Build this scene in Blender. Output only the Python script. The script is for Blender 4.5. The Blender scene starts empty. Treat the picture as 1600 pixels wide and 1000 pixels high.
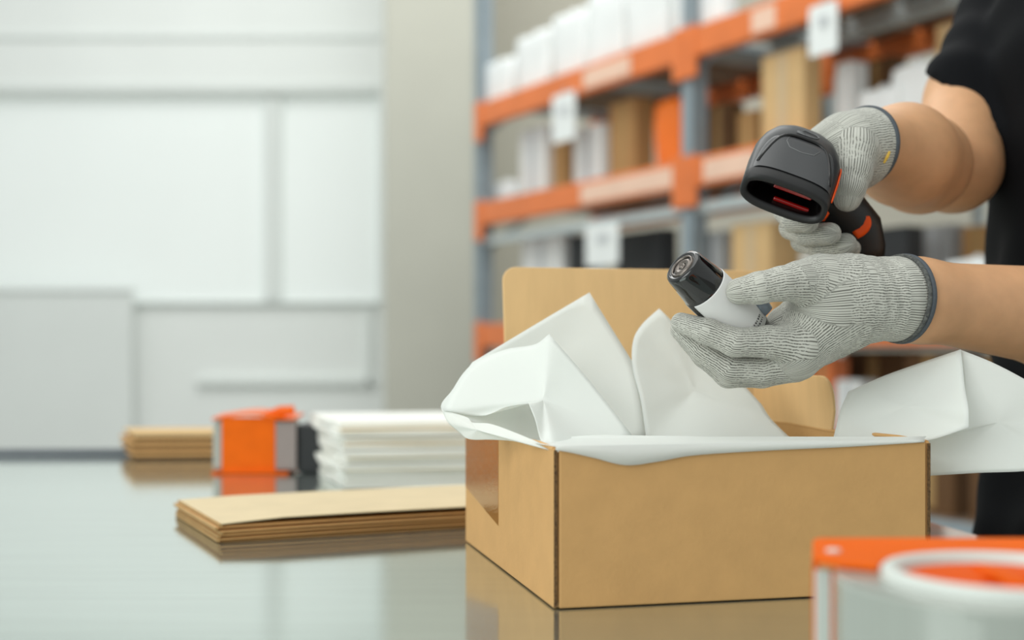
import bpy, bmesh, math, random
import numpy as np
from mathutils import Vector, Matrix

random.seed(7)
scene = bpy.context.scene
C = scene.collection

# ------------------------------------------------------------------ camera, world, light, exposure
T = 0.80                     # table top above the floor
FPX = 2000.0                 # focal length in pixels of the 1600 px wide frame
HOR = 545.0                  # horizon row
CAMZ = T + 0.194
cd = bpy.data.cameras.new('camera')
cd.sensor_width = 36.0
cd.lens = FPX / 1600 * 36.0
cd.shift_y = (HOR - 500) / 1600
cd.clip_start = 0.02
cd.dof.use_dof = True
cd.dof.focus_distance = 1.07
cd.dof.aperture_fstop = 3.0
cd.dof.aperture_blades = 0
cam = bpy.data.objects.new('camera', cd)
cam.location = (0, 0, CAMZ)
cam.rotation_euler = (math.pi / 2, 0, 0)
C.objects.link(cam)
scene.camera = cam

w = bpy.data.worlds.new('World')
scene.world = w
w.use_nodes = True
w.node_tree.nodes['Background'].inputs[0].default_value = (0.945, 1.0, 0.975, 1)
w.node_tree.nodes['Background'].inputs[1].default_value = 0.62

def area(name, loc, target, sx, sy, power, col):
    l = bpy.data.lights.new(name, 'AREA')
    l.shape = 'RECTANGLE'; l.size = sx; l.size_y = sy
    l.energy = power; l.color = col
    o = bpy.data.objects.new(name, l)
    o.location = loc
    o.rotation_euler = (Vector(target) - Vector(loc)).to_track_quat('-Z', 'Y').to_euler()
    C.objects.link(o)
    return o
area('ceiling_light', (-0.6, 1.0, 4.6), (0.1, 1.5, 0), 3.5, 3.5, 62, (1.0, 1.0, 0.97))
area('rear_wall_fill', (-0.5, 5.2, 5.0), (-0.6, 7.0, 0.5), 4.0, 4.0, 155, (1.0, 1.0, 0.98))  # unseen fill light, added overhead to brighten the back wall
area('front_left_fill', (-2.6, -1.2, 2.3), (0.2, 1.4, 0.95), 2.6, 2.2, 62, (0.97, 1.0, 0.98))  # soft fill added at front left for camera-facing surfaces; no window stands here

vs = scene.view_settings
vs.view_transform = 'Standard'
vs.look = 'None'
vs.exposure = 0.0
vs.gamma = 1.0
vs.use_curve_mapping = False

# ------------------------------------------------------------------ helpers
def P(px, py, Y):
    """photo pixel at distance Y -> world point"""
    return np.array([(px - 800) * Y / FPX, Y, CAMZ - (py - HOR) * Y / FPX])

def srgb(r, g, b):
    f = lambda c: (c / 255 / 12.92) if c / 255 <= 0.04045 else ((c / 255 + 0.055) / 1.055) ** 2.4
    return (f(r), f(g), f(b), 1.0)

MATS = {}
def mat(name, col, rough=0.6, metal=0.0, var=0.0, scale=20.0, bump=0.0, bscale=None, stretch=(1, 1, 1),
        coat=0.0, trans=0.0, alpha=1.0, emit=None, estr=0.0, spec=0.5, col2=None, detail=4.0, sheen=0.0, sss=0.0):
    if name in MATS:
        return MATS[name]
    m = bpy.data.materials.new(name)
    m.use_nodes = True
    nt = m.node_tree
    b = nt.nodes['Principled BSDF']
    b.inputs['Base Color'].default_value = col
    b.inputs['Roughness'].default_value = rough
    b.inputs['Metallic'].default_value = metal
    b.inputs['Specular IOR Level'].default_value = spec
    b.inputs['Coat Weight'].default_value = coat
    b.inputs['Transmission Weight'].default_value = trans
    b.inputs['Alpha'].default_value = alpha
    b.inputs['Sheen Weight'].default_value = sheen
    if sss:
        b.inputs['Subsurface Weight'].default_value = sss
        b.inputs['Subsurface Radius'].default_value = (0.012, 0.005, 0.003)
        b.inputs['Subsurface Scale'].default_value = 1.0
    if emit:
        b.inputs['Emission Color'].default_value = emit
        b.inputs['Emission Strength'].default_value = estr
    if var or col2 or bump:
        tc = nt.nodes.new('ShaderNodeTexCoord')
        mp = nt.nodes.new('ShaderNodeMapping')
        mp.inputs['Scale'].default_value = stretch
        nt.links.new(tc.outputs['Object'], mp.inputs['Vector'])
    if var or col2:
        n = nt.nodes.new('ShaderNodeTexNoise')
        n.inputs['Scale'].default_value = scale
        n.inputs['Detail'].default_value = detail
        nt.links.new(mp.outputs[0], n.inputs['Vector'])
        r = nt.nodes.new('ShaderNodeValToRGB')
        r.color_ramp.elements[0].position = 0.3
        r.color_ramp.elements[1].position = 0.7
        if col2 is None:
            r.color_ramp.elements[0].color = tuple(c * (1 - var) for c in col[:3]) + (1,)
            r.color_ramp.elements[1].color = tuple(min(1, c * (1 + var)) for c in col[:3]) + (1,)
        else:
            r.color_ramp.elements[0].color = col
            r.color_ramp.elements[1].color = col2
        nt.links.new(n.outputs['Fac'], r.inputs[0])
        nt.links.new(r.outputs[0], b.inputs['Base Color'])
    if bump:
        n2 = nt.nodes.new('ShaderNodeTexNoise')
        n2.inputs['Scale'].default_value = bscale or scale
        n2.inputs['Detail'].default_value = 3
        nt.links.new(mp.outputs[0], n2.inputs['Vector'])
        bp = nt.nodes.new('ShaderNodeBump')
        bp.inputs['Strength'].default_value = bump
        bp.inputs['Distance'].default_value = 0.002
        nt.links.new(n2.outputs['Fac'], bp.inputs['Height'])
        nt.links.new(bp.outputs[0], b.inputs['Normal'])
    MATS[name] = m
    return m

def props(o, label=None, cat=None, group=None, kind=None):
    if label: o['label'] = label
    if cat: o['category'] = cat
    if group: o['group'] = group
    if kind: o['kind'] = kind
    return o

def empty(name, loc, label=None, cat=None, group=None, kind=None):
    o = bpy.data.objects.new(name, None)
    o.empty_display_size = 0.05
    o.location = tuple(loc)
    C.objects.link(o)
    return props(o, label, cat, group, kind)

def world_origin(o):
    v = Vector((0, 0, 0))
    while o is not None:
        v += o.location
        o = o.parent
    return v

def obj(name, vf, material, parent=None, origin=None, smooth=False, bevel=0.0, seg=2, recalc=False, subsurf=0):
    """ONE mesh object out of (verts, faces) given in world coordinates"""
    V, F = vf
    V = np.asarray(V, float)
    if parent is not None:
        base = np.array(world_origin(parent))
        loc = (0, 0, 0)
    else:
        if origin is None:
            origin = [(V[:, 0].min() + V[:, 0].max()) / 2, (V[:, 1].min() + V[:, 1].max()) / 2, V[:, 2].min()]
        base = np.array(origin)
        loc = tuple(base)
    me = bpy.data.meshes.new(name)
    me.from_pydata((V - base).tolist(), [], [list(map(int, f)) for f in F])
    me.materials.append(material)
    if recalc:
        bm = bmesh.new(); bm.from_mesh(me)
        bmesh.ops.recalc_face_normals(bm, faces=bm.faces)
        bm.to_mesh(me); bm.free()
    if smooth:
        me.polygons.foreach_set('use_smooth', [True] * len(me.polygons))
    me.update()
    o = bpy.data.objects.new(name, me)
    o.location = loc
    C.objects.link(o)
    if parent is not None:
        o.parent = parent
    if bevel:
        m = o.modifiers.new('bevel', 'BEVEL')
        m.width = bevel; m.segments = seg; m.limit_method = 'ANGLE'; m.angle_limit = math.radians(40)
    if subsurf:
        m = o.modifiers.new('sub', 'SUBSURF'); m.levels = subsurf; m.render_levels = subsurf
    return o

class MB:
    def __init__(self): self.V = []; self.F = []
    def add(self, V, F):
        n = len(self.V)
        self.V += [tuple(v) for v in V]
        self.F += [[i + n for i in f] for f in F]
        return self
    def vf(self): return (self.V, self.F)

BOXF = [(0, 3, 2, 1), (4, 5, 6, 7), (0, 1, 5, 4), (1, 2, 6, 5), (2, 3, 7, 6), (3, 0, 4, 7)]
def hexa(p0, ex, ey, ez):
    """box from a corner and three edge vectors"""
    p0, ex, ey, ez = [np.asarray(a, float) for a in (p0, ex, ey, ez)]
    V = [p0, p0 + ex, p0 + ex + ey, p0 + ey]
    V += [v + ez for v in V]
    F = BOXF
    if np.dot(np.cross(ex, ey), ez) < 0:
        F = [f[::-1] for f in F]
    return V, F
def boxc(c, sx, sy, sz):
    return hexa((c[0] - sx / 2, c[1] - sy / 2, c[2]), (sx, 0, 0), (0, sy, 0), (0, 0, sz))

def frame_of(d):
    d = np.asarray(d, float); d = d / np.linalg.norm(d)
    a = np.array([0, 0, 1.0]) if abs(d[2]) < 0.9 else np.array([1.0, 0, 0])
    s = np.cross(d, a); s /= np.linalg.norm(s)
    return d, s, np.cross(s, d)

def sweep(path, radii, n=12, cap=True, flat=1.0, up=None):
    """tube along a path; flat squeezes the second axis"""
    path = [np.asarray(p, float) for p in path]
    V = []; F = []
    s_prev = None
    for i, p in enumerate(path):
        d = path[min(i + 1, len(path) - 1)] - path[max(i - 1, 0)]
        d = d / np.linalg.norm(d)
        if s_prev is None:
            if up is not None:
                s = np.cross(d, np.asarray(up, float)); s /= np.linalg.norm(s)
            else:
                _, s, _ = frame_of(d)
        else:
            s = s_prev - d * np.dot(s_prev, d); s /= np.linalg.norm(s)
        s_prev = s
        u = np.cross(s, d)
        r = radii[i] if hasattr(radii, '__len__') else radii
        for k in range(n):
            a = 2 * math.pi * k / n
            V.append(p + s * r * math.cos(a) + u * r * flat * math.sin(a))
    for i in range(len(path) - 1):
        for k in range(n):
            k2 = (k + 1) % n
            F.append((i * n + k, i * n + k2, (i + 1) * n + k2, (i + 1) * n + k))
    if cap:
        F.append(list(range(n))[::-1])
        F.append([(len(path) - 1) * n + k for k in range(n)])
    return V, F

def lathe(c, axis, prof, n=40, s=None, cap=False):
    """prof: list of (t along axis, radius)"""
    d, s0, u0 = frame_of(axis)
    c = np.asarray(c, float)
    V = []; F = []
    for (t, r) in prof:
        for k in range(n):
            a = 2 * math.pi * k / n
            V.append(c + d * t + (s0 * math.cos(a) + u0 * math.sin(a)) * r)
    for i in range(len(prof) - 1):
        for k in range(n):
            k2 = (k + 1) % n
            F.append((i * n + k, i * n + k2, (i + 1) * n + k2, (i + 1) * n + k))
    if cap:
        F.append(list(range(n))[::-1]); F.append([(len(prof) - 1) * n + k for k in range(n)])
    return V, F

def panel(poly, origin, ux, uz, thick):
    """extruded polygon: 2-D outline in the frame ux, uz, thickness along ux x uz"""
    origin, ux, uz = [np.asarray(a, float) for a in (origin, ux, uz)]
    nrm = np.cross(ux, uz)
    nrm /= np.linalg.norm(nrm)
    n = len(poly)
    V = [origin + ux * a + uz * b for a, b in poly]
    V += [v + nrm * thick for v in V]
    F = [list(range(n))[::-1], list(range(n, 2 * n))]
    for k in range(n):
        k2 = (k + 1) % n
        F.append((k, k2, k2 + n, k + n))
    return V, F

def rounded(x0, x1, y0, y1, r_bl=0, r_br=0, r_tr=0, r_tl=0, n=8):
    out = []
    for cx, cy, r, a0 in ((x0, y0, r_bl, 180), (x1, y0, r_br, 270), (x1, y1, r_tr, 0), (x0, y1, r_tl, 90)):
        if r <= 0:
            out.append((cx, cy)); continue
        ccx = cx + r if cx == x0 else cx - r
        ccy = cy + r if cy == y0 else cy - r
        for k in range(n + 1):
            a = math.radians(a0 + 90 * k / n)
            out.append((ccx + r * math.cos(a), ccy + r * math.sin(a)))
    return out

# ---- signed distance modelling (continuous organic surfaces)
class SDF:
    def __init__(self, lo, hi, res):
        self.lo = np.asarray(lo, float); self.res = res
        self.n = np.ceil((np.asarray(hi, float) - self.lo) / res).astype(int) + 1
        self.ax = [self.lo[i] + np.arange(self.n[i]) * res for i in range(3)]
        self.v = np.full(self.n, 0.05, np.float32)
    def sub(self, pts, r):
        lo = np.min(pts, axis=0) - r; hi = np.max(pts, axis=0) + r
        i0 = np.clip(np.floor((lo - self.lo) / self.res).astype(int), 0, self.n)
        i1 = np.clip(np.ceil((hi - self.lo) / self.res).astype(int) + 1, 0, self.n)
        return tuple(slice(a, b) for a, b in zip(i0, i1))
    def grid(self, sl):
        return np.meshgrid(*[self.ax[i][sl[i]] for i in range(3)], indexing='ij')
    @staticmethod
    def smin(a, b, k):
        if k <= 0: return np.minimum(a, b)
        h = np.maximum(k - np.abs(a - b), 0) / k
        return np.minimum(a, b) - h * h * k * 0.25
    def chain(self, pts, rad, kin=0.004):
        """distance field of one tapered chain (not yet merged); returns (slice, values)"""
        pts = [np.asarray(p, float) for p in pts]
        sl = self.sub(pts, max(rad) + 0.03)
        X, Y, Z = self.grid(sl)
        d = None
        for i in range(len(pts) - 1):
            a, b = pts[i], pts[i + 1]
            e = b - a
            L2 = float(e @ e) + 1e-12
            t = np.clip(((X - a[0]) * e[0] + (Y - a[1]) * e[1] + (Z - a[2]) * e[2]) / L2, 0, 1)
            q = np.sqrt((X - a[0] - t * e[0]) ** 2 + (Y - a[1] - t * e[1]) ** 2 + (Z - a[2] - t * e[2]) ** 2) - (rad[i] + (rad[i + 1] - rad[i]) * t)
            d = q if d is None else self.smin(d, q, kin)
        return sl, d
    def merge(self, sl, d, k):
        self.v[sl] = self.smin(self.v[sl], d, k)
    def add(self, pts, rad, k=0.006, kin=0.004):
        self.merge(*self.chain(pts, rad, kin), k)
    def ellipsoid(self, c, r, k=0.01, rot=None):
        c = np.asarray(c, float); r = np.asarray(r, float)
        sl = self.sub([c], max(r) + 0.03)
        X, Y, Z = self.grid(sl)
        q = np.stack([X - c[0], Y - c[1], Z - c[2]], -1)
        if rot is not None: q = q @ np.asarray(rot)      # columns = local axes
        k0 = np.sqrt(((q / r) ** 2).sum(-1)); k1 = np.sqrt(((q / (r * r)) ** 2).sum(-1))
        d = k0 * (k0 - 1) / np.maximum(k1, 1e-6)
        self.merge(sl, d, k)
    def cut(self, p, nrm):
        """remove what lies on the side the normal points to"""
        X, Y, Z = self.grid((slice(None),) * 3)
        d = (X - p[0]) * nrm[0] + (Y - p[1]) * nrm[1] + (Z - p[2]) * nrm[2]
        self.v = np.maximum(self.v, d.astype(np.float32))
    def carve(self, sl, d):
        self.v[sl] = np.maximum(self.v[sl], -d)
    def mesh(self):
        v = self.v
        n = v.shape
        s = v < 0
        cnt = np.zeros((n[0] - 1, n[1] - 1, n[2] - 1), np.int16)
        for i in (0, 1):
            for j in (0, 1):
                for k in (0, 1):
                    cnt += s[i:n[0] - 1 + i, j:n[1] - 1 + j, k:n[2] - 1 + k]
        act = (cnt > 0) & (cnt < 8)
        I = np.argwhere(act)
        idx = np.full(act.shape, -1, np.int64)
        idx[tuple(I.T)] = np.arange(len(I))
        acc = np.zeros((len(I), 3)); num = np.zeros(len(I))
        corners = [(i, j, k) for i in (0, 1) for j in (0, 1) for k in (0, 1)]
        for a in corners:
            for ax in range(3):
                if a[ax] == 1: continue
                b = list(a); b[ax] = 1
                va = v[I[:, 0] + a[0], I[:, 1] + a[1], I[:, 2] + a[2]]
                vb = v[I[:, 0] + b[0], I[:, 1] + b[1], I[:, 2] + b[2]]
                m = (va < 0) != (vb < 0)
                t = np.where(m, va / np.where(m, va - vb, 1), 0)
                p = np.array(a, float)[None, :].repeat(len(I), 0)
                p[:, ax] += t
                acc[m] += p[m]; num[m] += 1
        V = self.lo + (I + acc / np.maximum(num, 1)[:, None]) * self.res
        F = []
        for ax in range(3):
            o1, o2 = [(1, 2), (2, 0), (0, 1)][ax]
            sa = [slice(0, n[q] - 1) if q == ax else slice(1, n[q] - 1) for q in range(3)]
            sb = list(sa); sb[ax] = slice(1, n[ax])
            A = s[tuple(sa)]; B = s[tuple(sb)]
            E = np.argwhere(A != B)
            off = np.array([0 if q == ax else 1 for q in range(3)])
            base = E + off
            flip = A[tuple(E.T)]
            d1 = np.zeros(3, int); d1[o1] = 1
            d2 = np.zeros(3, int); d2[o2] = 1
            q0 = idx[tuple((base - d1 - d2).T)]; q1 = idx[tuple((base - d2).T)]
            q2 = idx[tuple(base.T)]; q3 = idx[tuple((base - d1).T)]
            f = np.stack([q0, q1, q2, q3], 1)
            f[~flip] = f[~flip][:, ::-1]
            F.append(f)
        F = np.concatenate(F)
        F = F[(F >= 0).all(1)]
        return V, F

def relax(V, F, it=2, lam=0.5, mask=None):
    V = np.array(V, float)
    F = np.asarray(F)
    e = np.concatenate([F[:, [i, (i + 1) % F.shape[1]]] for i in range(F.shape[1])])
    e = np.concatenate([e, e[:, ::-1]])
    deg = np.bincount(e[:, 0], minlength=len(V)).astype(float)
    for _ in range(it):
        a = np.stack([np.bincount(e[:, 0], weights=V[e[:, 1], k], minlength=len(V)) for k in range(3)], 1) / np.maximum(deg, 1)[:, None]
        D = (a - V) * lam
        if mask is not None: D[~mask] = 0
        V = V + D
    return V

def vnoise(V, sc, seed=0):
    r = np.random.RandomState(seed)
    out = np.zeros(len(V))
    for k in range(7):
        d = r.randn(3); d /= np.linalg.norm(d)
        out += np.sin((V @ d) * sc * r.uniform(0.5, 1.8) * 6.28 + r.uniform(0, 6.28))
    return out / 7

# ------------------------------------------------------------------ materials
M_wall = mat('wall_paint', srgb(240, 244, 241), 0.8, var=0.02, scale=1.5)
M_wall_low = mat('wall_paint_grey', srgb(231, 236, 233), 0.8, var=0.02, scale=1.5)
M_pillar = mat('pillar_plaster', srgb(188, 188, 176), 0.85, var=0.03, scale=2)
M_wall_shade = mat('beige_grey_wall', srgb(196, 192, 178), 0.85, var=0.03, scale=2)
M_frame = mat('window_frame_paint', srgb(222, 228, 225), 0.5, var=0.02, scale=6)
M_pane = mat('frosted_pane', srgb(235, 240, 238), 0.5, emit=srgb(228, 236, 231), estr=0.17, var=0.01, scale=2)
M_floor = mat('concrete_floor', srgb(150, 150, 145), 0.5, var=0.1, scale=3)
M_steel = mat('brushed_steel', srgb(203, 213, 208), 0.10, metal=0.9, var=0.04, scale=14, stretch=(0.3, 3, 1), bump=0.02, bscale=60)
M_steel_edge = mat('steel_edge', srgb(96, 100, 104), 0.4, metal=0.6, var=0.05, scale=20)
M_card = mat('kraft_cardboard', srgb(208, 163, 107), 0.75, var=0.04, scale=40, bump=0.12, bscale=260, detail=8, spec=0.25)
M_card_in = mat('kraft_inside', srgb(238, 199, 144), 0.8, var=0.04, scale=18, stretch=(4, 4, 0.6), bump=0.05, bscale=120, spec=0.2)
M_card_edge = mat('corrugated_edge', srgb(62, 42, 22), 0.9, col2=srgb(128, 96, 58), scale=420, detail=2)
M_card_pale = mat('pale_kraft', srgb(216, 198, 162), 0.75, var=0.04, scale=20, bump=0.05, bscale=90, spec=0.25)
M_card_side = mat('kraft_ply_edge', srgb(176, 142, 92), 0.85, var=0.12, scale=90)
M_card_dark = mat('brown_carton', srgb(176, 134, 84), 0.8, var=0.06, scale=9)
M_card_tan = mat('tan_carton', srgb(214, 180, 128), 0.8, var=0.05, scale=7)
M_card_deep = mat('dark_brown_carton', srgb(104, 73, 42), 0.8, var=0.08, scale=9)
M_orange = mat('rack_orange_paint', srgb(230, 124, 62), 0.4, var=0.08, scale=8)
M_galv = mat('galvanised_blue_grey', srgb(150, 163, 170), 0.45, metal=0.25, var=0.08, scale=12)
M_galv_light = mat('galvanised_light', srgb(196, 206, 206), 0.45, metal=0.2, var=0.05, scale=12)
M_deck = mat('deck_board', srgb(134, 112, 90), 0.8, var=0.15, scale=12)
M_tag = mat('white_tag_card', srgb(238, 242, 240), 0.6, var=0.01, scale=10)
M_tag_mark = mat('grey_print', srgb(196, 200, 202), 0.7, var=0.02, scale=30)
M_sheen = mat('beam_sheen_tint', srgb(240, 202, 178), 0.4, var=0.05, scale=9)  # pale tint for the highlights painted on the beams
M_tape_tan = mat('tan_tape', srgb(204, 180, 142), 0.5, var=0.03, scale=20)
M_wrap = mat('white_plastic_wrap', srgb(240, 244, 243), 0.3, var=0.03, scale=8, bump=0.3, bscale=14)
M_whitebox = mat('white_carton', srgb(234, 236, 234), 0.6, var=0.02, scale=8)
M_black = mat('black_plastic', srgb(34, 36, 38), 0.5, var=0.1, scale=15)
M_bag = mat('orange_bag_plastic', srgb(255, 122, 16), 0.35, var=0.08, scale=9, bump=0.2, bscale=18)
M_greybox = mat('grey_carton', srgb(170, 172, 172), 0.7, var=0.04, scale=9)

# ------------------------------------------------------------------ the setting
def struct(name, vf, m, **k):
    o = obj(name, vf, m, **k)
    o['kind'] = 'structure'
    return o
struct('floor', hexa((-7, -2.5, -0.05), (14, 0, 0), (0, 12.5, 0), (0, 0, 0.05)), M_floor)
WY = 9.0
def wx(px, Y=WY): return (px - 800) * Y / FPX
def wz(py, Y=WY): return CAMZ - (py - HOR) * Y / FPX
wl = -7.0; wr = 7.0; ztop = 4.6
zs, zt = wz(471), wz(147)
xw0, xw1 = wx(-420), wx(594)
mb = MB()
mb.add(*hexa((wl, WY, 0), (wr - wl, 0, 0), (0, 0.2, 0), (0, 0, zs)))
mb.add(*hexa((wl, WY, zt), (wr - wl, 0, 0), (0, 0.2, 0), (0, 0, ztop - zt)))
mb.add(*hexa((wl, WY, zs), (xw0 - wl, 0, 0), (0, 0.2, 0), (0, 0, zt - zs)))
mb.add(*hexa((xw1, WY, zs), (wr - xw1, 0, 0), (0, 0.2, 0), (0, 0, zt - zs)))
struct('wall_back', mb.vf(), M_wall)
win = empty('window_1', ((xw0 + xw1) / 2, WY, zs), kind='structure')
cuts = [(-420, 100 - 520 + 100), ]
xs = [wx(-420), wx(-150), wx(-122), wx(410), wx(438), wx(590)]
for a, b in ((0, 1), (2, 3), (4, 5)):
    obj('window_pane', hexa((xs[a], WY + 0.09, zs), (xs[b] - xs[a], 0, 0), (0, 0.012, 0), (0, 0, zt - zs)), M_pane, win)
for a, b in ((1, 2), (3, 4)):
    obj('window_mullion', hexa((xs[a], WY + 0.04, zs), (xs[b] - xs[a], 0, 0), (0, 0.10, 0), (0, 0, zt - zs)), M_wall_low, win, bevel=0.01)
obj('window_jamb', hexa((xs[5], WY + 0.02, zs), (xw1 - xs[5], 0, 0), (0, 0.12, 0), (0, 0, zt - zs)), M_frame, win, bevel=0.006)
obj('window_sill', hexa((xw0, WY - 0.05, zs - 0.02), (xw1 - xw0, 0, 0), (0, 0.1, 0), (0, 0, 0.02)), M_frame, win, bevel=0.006)
struct('trim_1', hexa((wl, WY - 0.02, wz(62)), (wx(594) - wl, 0, 0), (0, 0.02, 0), (0, 0, 0.04)), M_wall_low, bevel=0.008)
struct('trim_2', hexa((wl, WY - 0.02, wz(143)), (wx(594) - wl, 0, 0), (0, 0.02, 0), (0, 0, 0.05)), M_wall_low, bevel=0.008)
struct('trim_3', hexa((wx(310), WY - 0.05, wz(602)), (wx(590) - wx(310), 0, 0), (0, 0.05, 0), (0, 0, 0.05)), M_wall_low, bevel=0.008)
struct('trim_4', hexa((wx(572), WY - 0.05, wz(602)), (wx(582) - wx(572), 0, 0), (0, 0.05, 0), (0, 0, wz(482) - wz(602))), M_wall_low, bevel=0.008)
PY = 7.6
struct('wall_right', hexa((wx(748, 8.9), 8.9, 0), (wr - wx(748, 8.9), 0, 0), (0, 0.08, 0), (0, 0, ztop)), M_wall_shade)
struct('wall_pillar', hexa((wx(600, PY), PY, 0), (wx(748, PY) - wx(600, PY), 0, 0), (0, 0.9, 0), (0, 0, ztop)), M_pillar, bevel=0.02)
# low partition at the far left
lp = obj('low_partition', hexa((wx(-300, 8.85), 8.85, 0), (wx(205, 8.85) - wx(-300, 8.85), 0, 0), (0, 0.06, 0), (0, 0, wz(456, 8.85))), M_wall_low, bevel=0.01)
props(lp, 'low pale partition standing before the window at the far left', 'partition')
obj('cap_rail', hexa((wx(-300, 8.85), 8.83, wz(456, 8.85)), (wx(206, 8.85) - wx(-300, 8.85), 0, 0), (0, 0.10, 0), (0, 0, 0.025)), M_wall_low, lp, bevel=0.006)

# ------------------------------------------------------------------ pallet rack
RA = np.array([-0.489, 0.8722, 0.0]); RA /= np.linalg.norm(RA)     # along the beams, towards the far left
RB = np.array([-RA[1] * -1, -RA[0], 0.0])                            # into the shelf
RB = np.array([RA[1], -RA[0], 0.0])
F1 = np.array([0.7125, 5.0, 0.0])
BAY = 1.755; DEP = 0.70
UZ = np.array([0, 0, 1.0])
LEV = [CAMZ - 0.52, CAMZ + 0.125, CAMZ + 0.7375, CAMZ + 1.2375]      # top of the beams
def RP(t, d, z): return F1 + RA * t + RB * d + UZ * z
rack = empty('pallet_rack', RP(0, 0, 0), 'long orange-beamed storage rack with blue-grey posts behind the packing table', 'rack')
PW = 0.075
def rbox(t0, t1, d0, d1, z0, z1):
    return hexa(RP(t0, d0, z0), RA * (t1 - t0), RB * (d1 - d0), UZ * (z1 - z0))
for t in (-BAY, 0.0, BAY):
    for d in (0.0, DEP):
        w_ = PW if d == 0 else 0.05
        p = MB()
        p.add(*rbox(t - w_ / 2, t + w_ / 2, d - 0.035, d - 0.028, 0, CAMZ + 2.2))
        p.add(*rbox(t - w_ / 2, t - w_ / 2 + 0.006, d - 0.035, d + 0.035, 0, CAMZ + 2.2))
        p.add(*rbox(t + w_ / 2 - 0.006, t + w_ / 2, d - 0.035, d + 0.035, 0, CAMZ + 2.2))
        po = obj('post', p.vf(), M_galv if d == 0 else M_galv_light, rack)
        obj('foot_plate', rbox(t - 0.07, t + 0.07, d - 0.07, d + 0.07, 0, 0.012), M_galv, po)
    for k, z0 in enumerate((0.3, 0.9, 1.5, 2.1)):
        a, b = RP(t, 0.03, z0), RP(t, DEP - 0.03, z0 + 0.5)
        obj('brace', sweep([a, b], 0.012, 6), M_galv, rack)
for li, z in enumerate(LEV):
    for d in (0.0, DEP):
        for t0 in (-BAY, 0.0):
            m = M_orange if li else M_galv
            b = obj('beam', rbox(t0 + PW / 2, t0 + BAY - PW / 2, d - 0.05, d, z - 0.115, z), m, rack, bevel=0.006)
            for tt in (t0 + PW / 2, t0 + BAY - PW / 2):
                obj('beam_connector', rbox(tt - 0.035, tt + 0.035, d - 0.056, d - 0.036, z - 0.19, z + 0.01), m, b, bevel=0.004)
    for t0 in (-BAY, 0.0):
        nb = 7
        for k in range(nb):
            a = t0 + PW / 2 + 0.01 + k * (BAY - PW - 0.02) / nb
            obj('deck_board', rbox(a, a + (BAY - PW - 0.02) / nb - 0.03, 0.0, DEP - 0.05, z - 0.03, z - 0.004), M_deck if k % 3 else M_galv, rack)
for t0 in (-BAY, 0.0):
    obj('lower_rail', rbox(t0 + PW / 2, t0 + BAY - PW / 2, -0.02, 0.0, CAMZ + 0.525, CAMZ + 0.565), M_galv_light, rack, bevel=0.003)
    obj('lower_rail', rbox(t0 + PW / 2, t0 + BAY - PW / 2, DEP - 0.02, DEP, CAMZ + 0.0, CAMZ + 0.05), M_galv_light, rack, bevel=0.003)
obj('rear_strut', rbox(-0.80, -0.77, DEP - 0.03, DEP, 0.6, CAMZ + 0.74), M_galv_light, rack)
obj('deck_tie_bar', rbox(-1.6, -0.1, 0.30, 0.36, LEV[3] - 0.09, LEV[3] - 0.03), M_galv_light, rack)

def t_of(px, d=0.0):
    k = (px - 800) / FPX
    return (k * (F1[1] + d * RB[1]) - F1[0] - d * RB[0]) / (RA[0] - k * RA[1])
def d_of(px, t):
    k = (px - 800) / FPX
    return (k * (F1[1] + t * RA[1]) - F1[0] - t * RA[0]) / (RB[0] - k * RB[1])
def z_of(py, t, d): return CAMZ - (py - HOR) * RP(t, d, 0)[1] / FPX

for lv, px0, px1 in ((2, 908, 1068), (2, 1100, 1180), (3, 912, 985), (3, 1175, 1212)):  # whitish sheen and glints on the orange beams, painted as pale strips
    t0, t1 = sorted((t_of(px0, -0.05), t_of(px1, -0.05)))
    obj('sheen_strip', rbox(t0, t1, -0.053, -0.050, LEV[lv] - 0.10, LEV[lv] - 0.02), M_sheen, rack)

# hanging white location tags
def tag_card(px0, px1, py0, py1, label, d=-0.07):
    t0, t1 = sorted((t_of(px0, d), t_of(px1, d)))
    z1, z0 = z_of(py0, t0, d), z_of(py1, t0, d)
    o = empty('location_tag', RP((t0 + t1) / 2, d, z0), label, 'tag', 'white tags hanging on the rack')
    L = t1 - t0; H = z1 - z0
    ol = rounded(0, L, 0, H, 0.01, 0.01, 0.01, 0.01, 4)
    obj('card', panel(ol, RP(t0, d, z0), RA, UZ, 0.004), M_tag, o)
    obj('printed_block', rbox(t0 + L * 0.3, t0 + L * 0.62, d - 0.0055, d - 0.004, z0 + H * 0.55, z0 + H * 0.75), M_tag_mark, o)
    obj('hanger', sweep([RP((t0 + t1) / 2, d, z1), RP((t0 + t1) / 2, d + 0.02, z1 + 0.03)], 0.003, 6), M_galv, o)
tag_card(863, 898, 140, 216, 'white location tag hanging from the top beam left of the nearer post')
tag_card(1264, 1308, -2, 78, 'large white location tag hanging near the scanner hand')
tag_card(915, 966, 345, 412, 'white location tag hanging below the lower orange beam over black bins')

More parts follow.
